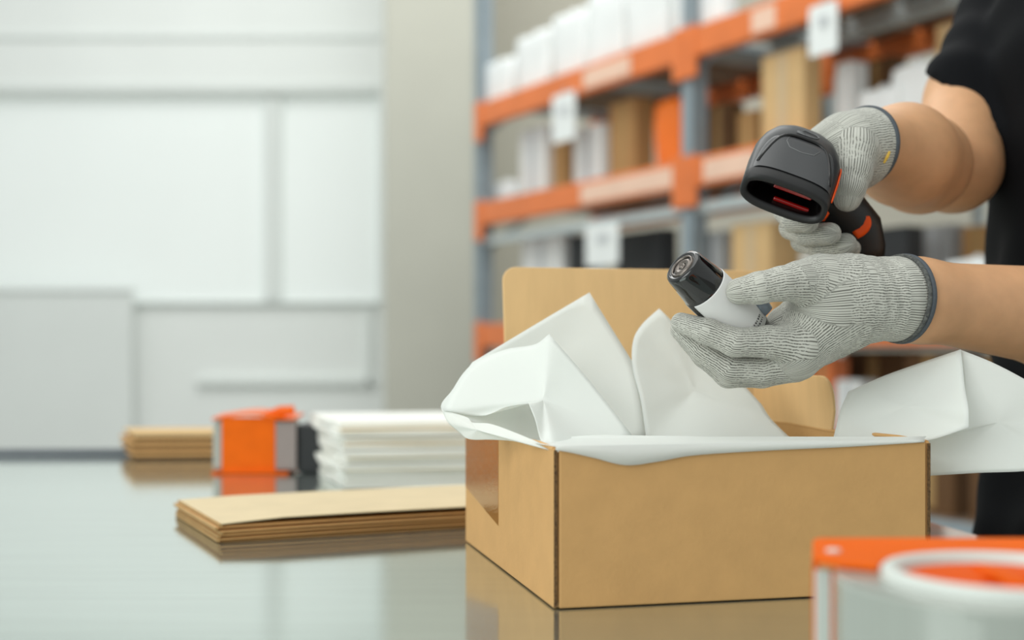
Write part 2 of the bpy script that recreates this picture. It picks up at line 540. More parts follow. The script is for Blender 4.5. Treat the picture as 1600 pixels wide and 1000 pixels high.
def carton(level, pl, pm, pr, ptop, m, label, name='carton', cat='box', d=0.06, tape=True, soft=0.0, group='goods on the rack shelves', maxd=0.55):
    t0, t1 = t_of(pl, d), t_of(pm, d)            # t0 far, t1 near
    dd = max(0.08, min(maxd, d_of(pr, t1) - d))
    z0 = LEV[level] - 0.004
    z1 = z_of(ptop, t1, d)
    h = max(0.05, z1 - z0)
    o = empty(name, RP((t0 + t1) / 2, d + dd / 2, z0), label, cat, group)
    if soft:
        n = 9
        bm = bmesh.new()
        bmesh.ops.create_cube(bm, size=2)
        bmesh.ops.subdivide_edges(bm, edges=bm.edges, cuts=7, use_grid_fill=True)
        V = np.array([v.co[:] for v in bm.verts]); F = [[v.index for v in f.verts] for f in bm.faces]
        bm.free()
        r = np.abs(V) ** 4
        q = V / (np.maximum(r.sum(1), 1e-6) ** 0.25)[:, None] * 1.0
        q = V * (1 - soft) + q * soft
        q = q * (1 + 0.09 * vnoise(V, 0.35, int(pl))[:, None] + 0.05 * vnoise(V, 0.9, int(pm))[:, None])
        q[:, 2] = np.where(V[:, 2] <= -0.99, -1, q[:, 2])
        W = RP((t0 + t1) / 2, d + dd / 2, z0 + h / 2) + np.outer(q[:, 0] * (t0 - t1) / 2, RA) + np.outer(q[:, 1] * dd / 2, RB) + np.outer(q[:, 2] * h / 2, UZ)
        W[:, 2] = np.maximum(W[:, 2], z0)
        obj('wrapped_body', (W, F), m, o, smooth=True)
        obj('tied_top', sweep([RP((t0 + t1) / 2, d + dd / 2, z0 + h * 0.93), RP((t0 + t1) / 2 + 0.01, d + dd / 2, z0 + h * 1.05)], [0.03, 0.012], 8), m, o)
    else:
        obj('carton_body', rbox(t1, t0, d, d + dd, z0, z1), m, o, bevel=0.004)
        if tape:
            c = (t0 + t1) / 2; ww = min(0.025, (t0 - t1) * 0.12)
            obj('sealing_tape', rbox(c - ww, c + ww, d - 0.0015, d, z0 + h * 0.04, z1 - h * 0.02), M_tape_tan if m is M_card_tan else (M_tag_mark if m in (M_whitebox, M_greybox) else M_card_side), o)
            obj('lid_flap', rbox(t1 + 0.002, c - 0.002, d + 0.002, d + dd - 0.002, z1, z1 + 0.004), m, o)
            obj('lid_flap', rbox(c + 0.002, t0 - 0.002, d + 0.002, d + dd - 0.002, z1, z1 + 0.004), m, o)
    return o
# second shelf
carton(2, 762, 800, 812, 278, M_wrap, 'small white wrapped parcel at the far left end of the middle shelf', 'parcel', 'parcel', soft=0.6)
carton(2, 812, 852, 864, 196, M_whitebox, 'upright white carton next to the small white parcel')
carton(2, 864, 884, 893, 217, M_card_dark, 'narrow brown carton between two white cartons', d=0.1)
carton(2, 896, 940, 952, 192, M_whitebox, 'white carton directly right of the narrow brown one')
carton(2, 952, 992, 1022, 153, M_card_dark, 'brown carton beside the orange bag on the middle shelf')
carton(2, 1022, 1068, 1092, 148, M_bag, 'bright orange plastic bag against the blue-grey post', 'plastic_bag', 'bag', soft=0.45)
carton(2, 1104, 1138, 1160, 160, M_card_deep, 'dark brown carton just right of the blue-grey post', d=0.12)
carton(2, 1152, 1180, 1192, 172, M_card_dark, 'brown carton left of the tall tan carton', d=0.12)
carton(2, 1190, 1256, 1284, 72, M_card_tan, 'tall tan carton behind the scanner on the middle shelf', d=0.02)
carton(2, 1306, 1330, 1346, 96, M_whitebox, 'slim white carton behind the gloved scanner hand', d=0.12)
carton(2, 1345, 1392, 1412, 88, M_card_deep, 'dark brown carton deep in the shelf behind white sacks', d=0.34)
carton(2, 1335, 1402, 1425, 128, M_wrap, 'low white sack above the bare forearm', 'sack', 'sack', d=0.1, soft=0.7)
carton(2, 1385, 1462, 1480, 84, M_wrap, 'plump white sack left of the black sleeve', 'sack', 'sack', d=0.12, soft=0.8)
carton(2, 1462, 1500, 1522, 32, M_card_tan, 'tan carton beside the black sleeve', d=0.2)
# top shelf: white wrapped bundles
for i, (a, b, c_, tp, lb) in enumerate((
        (750, 800, 815, 84, 'leftmost white wrapped bundle on the top shelf'),
        (806, 856, 872, 40, 'second white wrapped bundle from the left on the top shelf'),
        (862, 912, 930, 8, 'third white wrapped bundle from the left on the top shelf'),
        (918, 972, 990, -30, 'fourth white wrapped bundle from the left on the top shelf'),
        (976, 1040, 1058, -60, 'white wrapped bundle just left of the post on the top shelf'),
        (1050, 1130, 1150, -90, 'white wrapped bundle over the post on the top shelf'))):
    carton(3, a, b, c_, tp, M_wrap, lb, 'wrapped_bundle', 'bundle', d=0.0, soft=0.35, group='white bundles on the top shelf')
# lower shelf
carton(1, 815, 878, 890, 362, M_whitebox, 'white carton just above the open lid at its left')
carton(1, 888, 906, 914, 366, M_black, 'narrow black bin between white carton and hanging tag', 'storage_bin', 'bin', tape=False)
carton(1, 960, 1034, 1048, 356, M_black, 'wide black bin above the open lid', 'storage_bin', 'bin', tape=False)
carton(1, 1102, 1128, 1142, 362, M_greybox, 'grey carton between the post and tan carton above the bottle')
carton(1, 1143, 1204, 1250, 346, M_card_tan, 'tan carton below the scanner and left of the gloved fingers', d=0.03)
carton(1, 1250, 1300, 1330, 400, M_whitebox, 'low white carton hidden behind the gloved fingers', d=0.1)
carton(1, 1362, 1416, 1436, 352, M_black, 'black bin right of the scanner handle', 'storage_bin', 'bin', tape=False)
carton(1, 1432, 1486, 1505, 352, M_greybox, 'grey carton between the black bin and the thin metal strut', d=0.3)
carton(1, 1502, 1552, 1575, 352, M_card_dark, 'brown carton behind the thin metal strut by the shirt', d=0.3)
carton(1, 1472, 1560, 1580, 400, M_wrap, 'flat white parcel above the lower bare forearm', 'parcel', 'parcel', d=0.06, soft=0.5)
# lowest shelf in view
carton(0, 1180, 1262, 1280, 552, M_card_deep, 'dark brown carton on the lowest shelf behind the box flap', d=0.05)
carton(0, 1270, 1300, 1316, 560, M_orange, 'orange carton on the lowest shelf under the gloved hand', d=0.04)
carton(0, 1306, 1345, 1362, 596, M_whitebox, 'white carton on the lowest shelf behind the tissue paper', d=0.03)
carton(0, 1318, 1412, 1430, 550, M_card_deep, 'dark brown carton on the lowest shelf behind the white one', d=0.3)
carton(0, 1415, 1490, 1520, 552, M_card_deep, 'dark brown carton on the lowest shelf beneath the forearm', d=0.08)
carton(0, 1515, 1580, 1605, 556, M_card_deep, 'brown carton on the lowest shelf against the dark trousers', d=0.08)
carton(0, 745, 800, 830, 575, M_card_dark, 'brown carton at the far left end of the lowest shelf', d=0.05)

# ------------------------------------------------------------------ packing table
tb = empty('packing_table', (-0.8, 1.3, 0), 'long brushed stainless steel packing table with a mirror-like top', 'table')
XR0, XR1 = 0.545, 0.34         # right edge runs slightly inwards going back
YA, YB = 0.25, 2.36
def xr(y): return 0.47 + (y - 1.437) * (-0.146)
XL = -2.6
top = [(XL, YA, T), (xr(YA), YA, T), (xr(YB), YB, T), (XL, YB - 0.12, T)]
V = [np.array(p) - np.array([0, 0, 0.03]) for p in top] + [np.array(p) for p in top]
obj('table_top', (V, BOXF), M_steel, tb, bevel=0.002)
obj('rear_lip', hexa((XL, YB - 0.12, T - 0.03), (xr(YB) - XL - 0.75, 0.085, 0), (0, 0.02, 0), (0, 0, 0.043)), M_steel_edge, tb, bevel=0.003)
for lx, ly in ((XL + 0.12, YA + 0.1), (XL + 0.12, YB - 0.3), (0.35, YA + 0.12), (0.22, YB - 0.14)):
    l = obj('leg', hexa((lx - 0.02, ly - 0.02, 0), (0.04, 0, 0), (0, 0.04, 0), (0, 0, T - 0.03)), M_galv_light, tb, bevel=0.004)
    obj('levelling_foot', lathe((lx, ly, 0), (0, 0, 1), [(0, 0), (0, 0.03), (0.008, 0.03), (0.015, 0.012), (0.03, 0.012)], 14), M_black, l)

# ------------------------------------------------------------------ stacks of flattened cartons
def flat_cartons(p_front, dir_x, dir_y, L, W, n, th, labels, group, m_top, lift=0.0, seed=3):
    """p_front: front-left corner on the table; dir_x along the front edge, dir_y to the back"""
    r = random.Random(seed)
    ex = np.array([dir_x[0], dir_x[1], 0.0]); ex /= np.linalg.norm(ex)
    ey = np.array([dir_y[0], dir_y[1], 0.0]); ey /= np.linalg.norm(ey)
    z = T + 0.0005
    for k in range(n):
        off = ex * r.uniform(-0.003, 0.003) + ey * r.uniform(-0.002, 0.003)
        if k == n - 1: off = ex * 0.001
        p = np.array([p_front[0], p_front[1], z]) + off
        t = empty('flat_carton', p + ex * L / 2 + ey * W / 2, labels(k, n), 'flat carton', group)
        ply = th * 0.34; gap = th * 0.32
        for j, (z0, h0) in enumerate(((0, ply), (ply + gap, ply))):
            # plies curve apart a little in the middle of the front edge
            nx = 14; Vv = []; Ff = []
            for i in range(nx + 1):
                s = i / nx
                bow = math.sin(math.pi * min(1, s * 1.15)) * gap * (0.9 if j else -0.0)
                up = lift * (s > 0.02) * min(1, (s - 0.02) / 0.10) if (k == n - 1 and j == 1) else 0.0
                if s <= 0.02: up = 0.0
                for q, y_ in enumerate((0, 1)):
                    b_ = bow if q == 0 else bow * 0.5
                    u_ = up if q == 0 else up * 0.6
                    base = p + ex * (L * s) + ey * (W * y_ + (0.0035 if (j == 0 and y_ == 0) else 0.0)) + UZ * (z0 + b_ + u_)
                    Vv += [base, base + UZ * h0]
            for i in range(nx):
                a = i * 4; b = a + 4
                Ff += [(a, b, b + 1, a + 1), (a + 2, a + 3, b + 3, b + 2), (a + 1, b + 1, b + 3, a + 3), (a, a + 2, b + 2, b)]
            Ff += [(0, 1, 3, 2), (nx * 4, nx * 4 + 2, nx * 4 + 3, nx * 4 + 1)]
            obj('upper_ply' if j else 'lower_ply_or_gap', (Vv, Ff), m_top if (j == 1 and k == n - 1) else M_card, t, recalc=True)
        # folded end
        cz = z + th * 0.5 - gap * 0.1
        obj('fold', sweep([p + UZ * (th * 0.5), p + ey * W + UZ * (th * 0.5)], th * 0.47, 8, flat=1.0), M_card_side, t)
        z += th + 0.0002
    return z
def lab_front(k, n):
    if k == n - 1: return 'topmost flattened kraft carton of the long stack left of the open box'
    if k == 0: return 'bottom flattened kraft carton of the long stack, touching the steel table'
    return 'flattened kraft carton %s in the long stack left of the open box' % ['', 'second from the bottom', 'third from the bottom', 'fourth from the bottom'][k]
flat_cartons((-0.291, 1.276), (0.233, 0.105), (-0.094, 0.20), 0.44, 0.222, 5, 0.0037, lab_front, 'flat cartons in the long stack', M_card_pale, lift=0.003)
def lab_far(k, n):
    return ['bottom', 'second from the bottom', 'third from the bottom', 'topmost'][k] + ' flattened brown carton of the short stack at the far table edge'
pf = P(206, 719, 1.0); Yf = 0.194 * FPX / (719 - HOR)
x0 = (206 - 800) * Yf / FPX
rfs = random.Random(9)
zf = T + 0.0005
efx = np.array([1, 0.10, 0]) / math.hypot(1, 0.10); efy = np.array([-0.42, 1, 0]) / math.hypot(0.42, 1)
for k in range(4):
    p = np.array([x0, Yf, zf]) + efx * rfs.uniform(-0.004, 0.004) + efy * rfs.uniform(-0.003, 0.003)
    t = empty('flat_carton', p + efx * 0.13 + efy * 0.08, lab_far(k, 4), 'flat carton', 'flat cartons in the short far stack')
    obj('upper_ply', hexa(p + UZ * 0.0052, efx * 0.27, efy * 0.16, UZ * 0.0064), M_card_tan if k == 3 else M_card, t, bevel=0.0022, seg=3)
    obj('lower_ply_or_gap', hexa(p + efx * 0.006 + efy * 0.007, efx * 0.258, efy * 0.145, UZ * 0.0052), M_card_deep, t)  # inset slab in dark brown paints the shaded gap between cartons
    zf += 0.0118

# ------------------------------------------------------------------ stack of white padded envelopes
M_env = mat('white_envelope_paper', srgb(240, 241, 234), 0.7, var=0.015, scale=16, bump=0.06, bscale=30)
M_env_edge = mat('cream_flap', srgb(230, 214, 184), 0.75, var=0.03, scale=20)
ex = np.array([0.97, 0.20, 0.0]); ex /= np.linalg.norm(ex)
ey = np.array([-0.29, 0.957, 0.0])
z = T + 0.0005
r = random.Random(5)
heights = [0.0083, 0.0083, 0.009, 0.0083, 0.010, 0.0094, 0.0083, 0.010, 0.010, 0.0104]
names = ['lowest white padded envelope of the tall stack, resting on the table', 'second white padded envelope from the bottom of the tall stack',
         'third white padded envelope from the bottom of the tall stack', 'fourth white padded envelope from the bottom of the tall stack',
         'fifth white padded envelope from the bottom, above a cream flap line', 'sixth white padded envelope from the bottom of the tall stack',
         'fourth white padded envelope from the top of the tall stack', 'third white padded envelope from the top of the tall stack',
         'white padded envelope just beneath the topmost one', 'topmost white padded envelope of the tall stack behind the flat cartons']
c0 = np.array([-0.233, 1.76, 0])
for k, h in enumerate(heights):
    p = c0 + ex * r.uniform(-0.006, 0.006) + ey * r.uniform(-0.006, 0.01)
    p = np.array([p[0], p[1], z])
    L, W = 0.36, 0.30
    e = empty('padded_envelope', p + ex * L / 2 + ey * W / 2, names[k], 'envelope', 'white envelopes in the tall stack')
    nx, ny = 20, 14
    Vv = []; Ff = []
    for side in (0, 1):
        for j in range(ny + 1):
            for i in range(nx + 1):
                s, t_ = i / nx, j / ny
                edge = min(min(s, 1 - s) * nx, min(t_, 1 - t_) * ny, 1.0)
                wob = 0.0025 * math.sin(9 * t_ + k * 2.1) + 0.0015 * math.sin(23 * t_ + k)
                wob2 = 0.0012 * math.sin(11 * s + k * 1.7)
                puff = h * (0.40 + 0.10 * edge)
                zc = h * 0.5 + (puff if side else -puff)
                q = p + ex * (L * s + (wob if i == 0 else 0)) + ey * (W * t_ + (wob2 if j == 0 else 0)) + UZ * zc
                Vv.append(q)
    N = (nx + 1) * (ny + 1)
    for j in range(ny):
        for i in range(nx):
            a = j * (nx + 1) + i
            Ff.append((a, a + nx + 1, a + nx + 2, a + 1))
            Ff.append((N + a, N + a + 1, N + a + nx + 2, N + a + nx + 1))
    ring = [i for i in range(nx + 1)] + [j * (nx + 1) + nx for j in range(1, ny + 1)] + [ny * (nx + 1) + i for i in range(nx - 1, -1, -1)] + [j * (nx + 1) for j in range(ny - 1, 0, -1)]
    for a, b in zip(ring, ring[1:] + ring[:1]):
        Ff.append((a, b, b + N, a + N))
    obj('envelope_body', (Vv, Ff), M_env, e)
    if k in (2, 4, 6, 8):
        obj('sealing_flap', hexa(p + ex * 0.004 + ey * -0.0012 + UZ * (h * 0.82), ex * (L - 0.008), ey * 0.05, UZ * (h * 0.17)), M_env_edge, e)
    z += h

# ------------------------------------------------------------------ orange tape dispenser in the background
M_tapeor = mat('orange_film', srgb(240, 106, 8), 0.3, var=0.06, scale=30, spec=0.2)
M_tapegrey = mat('clear_tape_side', srgb(176, 180, 172), 0.25, var=0.06, scale=30, stretch=(1, 1, 0.1))
M_mauve = mat('smoky_plastic', srgb(150, 138, 134), 0.35, var=0.04, scale=20)
Yd = 1.98
def D(px, py=740): return P(px, py, Yd)
dz = T + 0.001
x_l, x_a, x_b, x_c, x_d = [D(p)[0] for p in (331, 346, 430, 462, 492)]
hz = 0.087
td = empty('tape_pack', (x_b, Yd + 0.04, dz), 'bright orange wrapped tape pack with grey and black ends behind the flat cartons', 'tape pack')
obj('grey_core', hexa((x_l, Yd + 0.006, dz + 0.003), (x_c - x_l, 0.01, 0), (-0.01, 0.075, 0), (0, 0, hz - 0.008)), M_tapegrey, td, bevel=0.006, seg=3)
mbw = MB()
mbw.add(*hexa((x_a, Yd, dz), (x_b - x_a, 0.006, 0), (0, 0.004, 0), (0, 0, hz)))
obj('orange_front_band', mbw.vf(), M_tapeor, td, bevel=0.0015)
n = 12
Vv = []; Ff = []
for i in range(n + 1):
    s = i / n
    x = x_l + (x_c - x_l) * s
    zz = dz + hz - 0.004 + 0.010 * math.sin(math.pi * min(1, s * 1.25)) ** 1.2 * (0.5 + 0.5 * s)
    for yy, dzz in ((Yd - 0.001, 0), (Yd + 0.08, 0.004)):
        Vv += [(x, yy, zz + dzz), (x, yy, zz + dzz + 0.003)]
for i in range(n):
    a = i * 4; b = a + 4
    Ff += [(a, b, b + 1, a + 1), (a + 2, a + 3, b + 3, b + 2), (a + 1, b + 1, b + 3, a + 3), (a, a + 2, b + 2, b)]
Ff += [(0, 1, 3, 2), (n * 4, n * 4 + 2, n * 4 + 3, n * 4 + 1)]
obj('orange_top_sheet', (Vv, Ff), M_tapeor, td, recalc=True)
obj('orange_base_sheet', hexa((x_l, Yd - 0.004, dz), (x_c - x_l - 0.012, 0, 0), (0, 0.09, 0), (0, 0, 0.003)), M_tapeor, td)
obj('loose_tab', sweep([(x_b - 0.02, Yd + 0.02, dz + hz), (x_b + 0.006, Yd + 0.015, dz + hz + 0.008), (x_c - 0.004, Yd + 0.01, dz + hz + 0.011)], [0.006, 0.009, 0.007], 8, flat=0.35, up=(0, 1, 0)), M_tapeor, td)
obj('smoky_side', hexa((x_b, Yd + 0.003, dz + 0.006), (x_c - x_b, 0, 0), (0, 0.004, 0), (0, 0, hz - 0.014)), M_mauve, td)
obj('black_end_block', hexa((x_c, Yd + 0.01, dz), (x_d - x_c + 0.02, 0, 0), (0, 0.06, 0), (0, 0, hz - 0.012)), M_black, td, bevel=0.003)

# ------------------------------------------------------------------ tape dispenser in the foreground
Yt = 0.60
zt_ = CAMZ - (905 - HOR) * Yt / FPX            # level of the top plate
cx = (1590 - 800) * Yt / FPX; cy = Yt + 0.012
tdp = empty('tape_dispenser', (cx, cy, T), 'clear packing tape roll with white core in an orange dispenser, blurred in the foreground corner', 'tape dispenser')
M_film = mat('clear_tape_film', srgb(164, 170, 162), 0.22, var=0.05, scale=60, stretch=(8, 8, 0.05), coat=0.4)
M_core = mat('white_core', srgb(214, 220, 214), 0.4, var=0.01, scale=10)
M_orp = mat('orange_plastic', srgb(232, 100, 10), 0.5, var=0.05, scale=14, spec=0.06)
M_orc = mat('orange_inside', srgb(226, 88, 12), 0.5, var=0.04, scale=14, spec=0.06)
R_in, R_core, R_out = 0.0505, 0.0585, 0.0805
hroll = zt_ - T - 0.006
obj('tape_roll', lathe((cx, cy, T + 0.004), (0, 0, 1), [(0, R_core), (0, R_out - 0.001), (0.001, R_out), (hroll * 0.985, R_out), (hroll, R_out - 0.001), (hroll, R_core), (0, R_core)], 64), M_film, tdp, smooth=False)
obj('core_ring', lathe((cx, cy, T + 0.004), (0, 0, 1), [(0, R_in), (0, R_core), (hroll + 0.003, R_core), (hroll + 0.0045, R_core - 0.0015), (hroll + 0.0045, R_in + 0.0015), (hroll + 0.003, R_in), (0, R_in)], 64), M_core, tdp, smooth=True)
obj('core_hub', lathe((cx, cy, T + 0.004), (0, 0, 1), [(0, 0.0), (0, R_in - 0.0005), (hroll - 0.001, R_in - 0.0005), (hroll - 0.001, 0.012), (hroll - 0.004, 0.011), (hroll - 0.004, 0.0)], 48), M_orc, tdp, smooth=False)
obj('hub_rib', hexa((cx - 0.003, cy - R_in + 0.012, zt_ - 0.004), (0.006, 0, 0), (0, 2 * R_in - 0.024, 0), (0, 0, 0.003)), M_orp, tdp)
kx = (1270 - 800) / FPX                           # the left side runs back along the line of sight
def lx(y, px=1270): return (px - 800) / FPX * y
y_back = 0.722; y_front = 0.652
pts = [(lx(y_back, 1279), y_back), (lx(y_back - 0.008), y_back - 0.008), (lx(y_front + 0.012), y_front + 0.012), (lx(y_front, 1276), y_front), (lx(y_front - 0.016, 1320), y_front - 0.016)]
for k in range(18):
    a = math.radians(166 - k * (166 - 8) / 17)
    pts.append((cx + (R_core + 0.001) * math.cos(a), cy + (R_core + 0.001) * math.sin(a)))
pts += [(cx + 0.12, cy + 0.03), (cx + 0.12, y_back)]
Vp = [(x, y, zt_ - 0.0015) for x, y in pts] + [(x, y, zt_ + 0.0015) for x, y in pts]
N = len(pts)
Fp = [list(range(N)), list(range(N, 2 * N))[::-1]] + [(k, k + N, (k + 1) % N + N, (k + 1) % N) for k in range(N)]
obj('orange_top_plate', (Vp, Fp), M_orp, tdp, recalc=True, bevel=0.0008)
hw = zt_ - T - 0.004
ys_ = y_front + 0.004
obj('orange_side_wall', ([(lx(ys_), ys_, T + 0.002), (lx(ys_) + 0.003, ys_, T + 0.002), (lx(y_back - 0.004) + 0.003, y_back - 0.004, T + 0.002), (lx(y_back - 0.004), y_back - 0.004, T + 0.002)] + [(lx(ys_), ys_, T + hw), (lx(ys_) + 0.003, ys_, T + hw), (lx(y_back - 0.004) + 0.003, y_back - 0.004, T + hw), (lx(y_back - 0.004), y_back - 0.004, T + hw)], BOXF), M_orp, tdp)
for nm, p0, p1, mm in (('white_end_strip', 1276, 1298, M_core), ('orange_thin_edge', 1298, 1306, M_orp), ('white_inner_strip', 1306, 1330, M_core)):
    obj(nm, hexa((lx(ys_ - 0.004, p0), ys_ - 0.004, T + 0.002), (lx(ys_, p1) - lx(ys_, p0), 0, 0), (0, 0.004, 0), (0, 0, hw - 0.003)), mm, tdp)
obj('corner_screw', lathe((lx(y_front + 0.02, 1302), y_front + 0.02, zt_ + 0.0015), (0, 0, 1), [(0, 0.004), (0.0012, 0.004), (0.0016, 0.002), (0.0016, 0)], 14), M_core, tdp)

# ------------------------------------------------------------------ open mailer box
BA = np.array([0.031, 0.95, T + 0.0008])
BX = np.array([0.303, 0.070, 0.0]); BL = np.linalg.norm(BX); BXn = BX / BL
BYn = np.array([-BXn[1], BXn[0], 0.0]); BD = 0.345
BH = 0.119; TH = 0.0032
def BP(a, b, z): return BA + BXn * a + BYn * b + UZ * z
def bbox(a0, a1, b0, b1, z0, z1): return hexa(BP(a0, b0, z0), BXn * (a1 - a0), BYn * (b1 - b0), UZ * (z1 - z0))
mbx = empty('mailer_box', BP(BL / 2, BD / 2, 0), 'open kraft cardboard mailer box with raised lid, lined with tissue paper', 'box')
g = 0.0011
obj('front_panel', bbox(TH + g, BL - TH - g, 0, TH, 0, BH), M_card, mbx, bevel=0.0014, seg=3)
obj('rear_panel', bbox(TH + g, BL - TH - g, BD - TH, BD, 0, BH - 0.001), M_card, mbx, bevel=0.0012)
for a0, nm in ((0, 'left'), (BL - TH, 'right')):
    sp = obj('side_panel', bbox(a0, a0 + TH, 0.0012, BD, 0.0002, BH), M_card, mbx, bevel=0.0012)
    obj('corrugated_edge', bbox(a0 + 0.0004, a0 + TH - 0.0004, 0.0002, 0.0013, 0.001, BH - 0.001), M_card_edge, sp)
    # doubled top fold of the side wall, dented
    obj('folded_rim', sweep([BP(a0 + TH / 2, 0.004 + q * (BD - 0.01) / 8, BH - 0.0008 + 0.0012 * math.sin(q * 1.3)) for q in range(9)], 0.0021, 8), M_card, sp)
for a_ in (TH, BL - TH - 0.03):
    obj('corner_tab', bbox(a_, a_ + 0.03, TH + 0.0002, TH + 0.003, 0.004, BH - 0.003), M_card_edge if False else M_card, mbx)
obj('floor_panel', bbox(TH, BL - TH, TH, BD - TH, 0.0006, 0.0036), M_card_in, mbx)
# lid standing at the back
hz_ = 0.160; lean = 0.014
lup = np.array(UZ * hz_ + BYn * lean)
ol = rounded(0.043, 0.328, 0, 1.0, 0, 0, 0, 0)
ol = []
W0, W1 = 0.041, 0.331
rr = 0.014
ol = [(W0 + 0.0015, 0), (W1, 0)]
for k in range(9):
    a = math.radians(90 * k / 8); ol.append((W1 - rr + rr * math.cos(a), 1 - (rr - rr * math.sin(a)) / hz_))
for k in range(9):
    a = math.radians(90 + 90 * k / 8); ol.append((W0 + rr + rr * math.cos(a), 1 - (rr - rr * math.sin(a)) / hz_))
obj('lid', panel(ol, BP(0, BD - 0.001, BH - 0.002), BXn, lup, -0.003), M_card_in, mbx, bevel=0.0008, recalc=True)
# dust flap on the right wall, bent slightly inwards
b0, b1, fh = 0.158, 0.338, 0.050
ol = [(b0 + 0.006, 0), (b1, 0), (b1 - 0.004, fh)]
for k in range(9):
    a = math.radians(90 + 90 * k / 8); ol.append((b0 + 0.022 + 0.022 * math.cos(a), fh - 0.022 + 0.022 * math.sin(a)))
ol.append((b0 - 0.0005, 0.018))
obj('dust_flap', panel(ol, BP(BL - TH, 0, BH - 0.001), BYn, UZ + BXn * -0.06, 0.003), M_card_in, mbx, bevel=0.0008, recalc=True)

# clear tape on the left side wall
M_clear = bpy.data.materials.new('clear_tape'); M_clear.use_nodes = True
nt = M_clear.node_tree; nt.nodes.clear()
o_ = nt.nodes.new('ShaderNodeOutputMaterial'); mx = nt.nodes.new('ShaderNodeMixShader')
tr = nt.nodes.new('ShaderNodeBsdfTransparent'); tr.inputs[0].default_value = (0.97, 0.90, 0.78, 1)
gl = nt.nodes.new('ShaderNodeBsdfGlossy'); gl.inputs['Roughness'].default_value = 0.06
fr = nt.nodes.new('ShaderNodeFresnel'); fr.inputs[0].default_value = 1.5
nz = nt.nodes.new('ShaderNodeTexNoise'); nz.inputs['Scale'].default_value = 45
bp_ = nt.nodes.new('ShaderNodeBump'); bp_.inputs['Strength'].default_value = 0.12; bp_.inputs['Distance'].default_value = 0.002
nt.links.new(nz.outputs['Fac'], bp_.inputs['Height'])
nt.links.new(bp_.outputs[0], gl.inputs['Normal']); nt.links.new(bp_.outputs[0], fr.inputs['Normal'])
nt.links.new(fr.outputs[0], mx.inputs[0]); nt.links.new(tr.outputs[0], mx.inputs[1]); nt.links.new(gl.outputs[0], mx.inputs[2])
nt.links.new(mx.outputs[0], o_.inputs[0])
bt = 0.558 * 0.341
tapes = [(bt, 0.036), (BD, 0.055), (BD, BH - 0.001), (bt, BH - 0.001)]
tq = [BP(-0.0004, a, b) for a, b in tapes]
obj('clear_tape_strip', (tq, [(0, 1, 2, 3)] if np.cross(tq[1] - tq[0], tq[2] - tq[1])[0] < 0 else [(3, 2, 1, 0)]), M_clear, mbx)

# ------------------------------------------------------------------ tissue paper
M_tissue = bpy.data.materials.new('tissue_paper'); M_tissue.use_nodes = True
nt = M_tissue.node_tree; nt.nodes.clear()
o_ = nt.nodes.new('ShaderNodeOutputMaterial'); mx = nt.nodes.new('ShaderNodeMixShader'); mx.inputs[0].default_value = 0.42
df = nt.nodes.new('ShaderNodeBsdfPrincipled'); df.inputs['Base Color'].default_value = srgb(249, 252, 249); df.inputs['Roughness'].default_value = 0.55
df.inputs['Specular IOR Level'].default_value = 0.3
tl = nt.nodes.new('ShaderNodeBsdfTranslucent'); tl.inputs[0].default_value = srgb(246, 248, 244)
tc = nt.nodes.new('ShaderNodeTexCoord'); nz = nt.nodes.new('ShaderNodeTexNoise'); nz.inputs['Scale'].default_value = 60; nz.inputs['Detail'].default_value = 5
bp_ = nt.nodes.new('ShaderNodeBump'); bp_.inputs['Strength'].default_value = 0.06; bp_.inputs['Distance'].default_value = 0.004
nt.links.new(tc.outputs['Object'], nz.inputs['Vector']); nt.links.new(nz.outputs['Fac'], bp_.inputs['Height'])
nt.links.new(bp_.outputs[0], df.inputs['Normal'])
nt.links.new(df.outputs[0], mx.inputs[1]); nt.links.new(tl.outputs[0], mx.inputs[2]); nt.links.new(mx.outputs[0], o_.inputs[0])

def smooth_loop(pts, hard, n=6):
    """densify a closed outline, rounding it except at hard corners"""
    out = []
    N = len(pts)
    P_ = [np.asarray(p, float) for p in pts]
    for i in range(N):
        p0, p1, p2, p3 = P_[i - 1], P_[i], P_[(i + 1) % N], P_[(i + 2) % N]
        m1 = (p2 - p0) * 0.5 if i not in hard else (p2 - p1) * 1.0
        m2 = (p3 - p1) * 0.5 if (i + 1) % N not in hard else (p2 - p1) * 1.0
        L = np.linalg.norm(p2 - p1)
        m1 = m1 / max(np.linalg.norm(m1), 1e-9) * L; m2 = m2 / max(np.linalg.norm(m2), 1e-9) * L
        for k in range(n):
            t = k / n
            h = (2 * t ** 3 - 3 * t ** 2 + 1, t ** 3 - 2 * t ** 2 + t, -2 * t ** 3 + 3 * t ** 2, t ** 3 - t ** 2)
            out.append(p1 * h[0] + m1 * h[1] + p2 * h[2] + m2 * h[3])
    return out

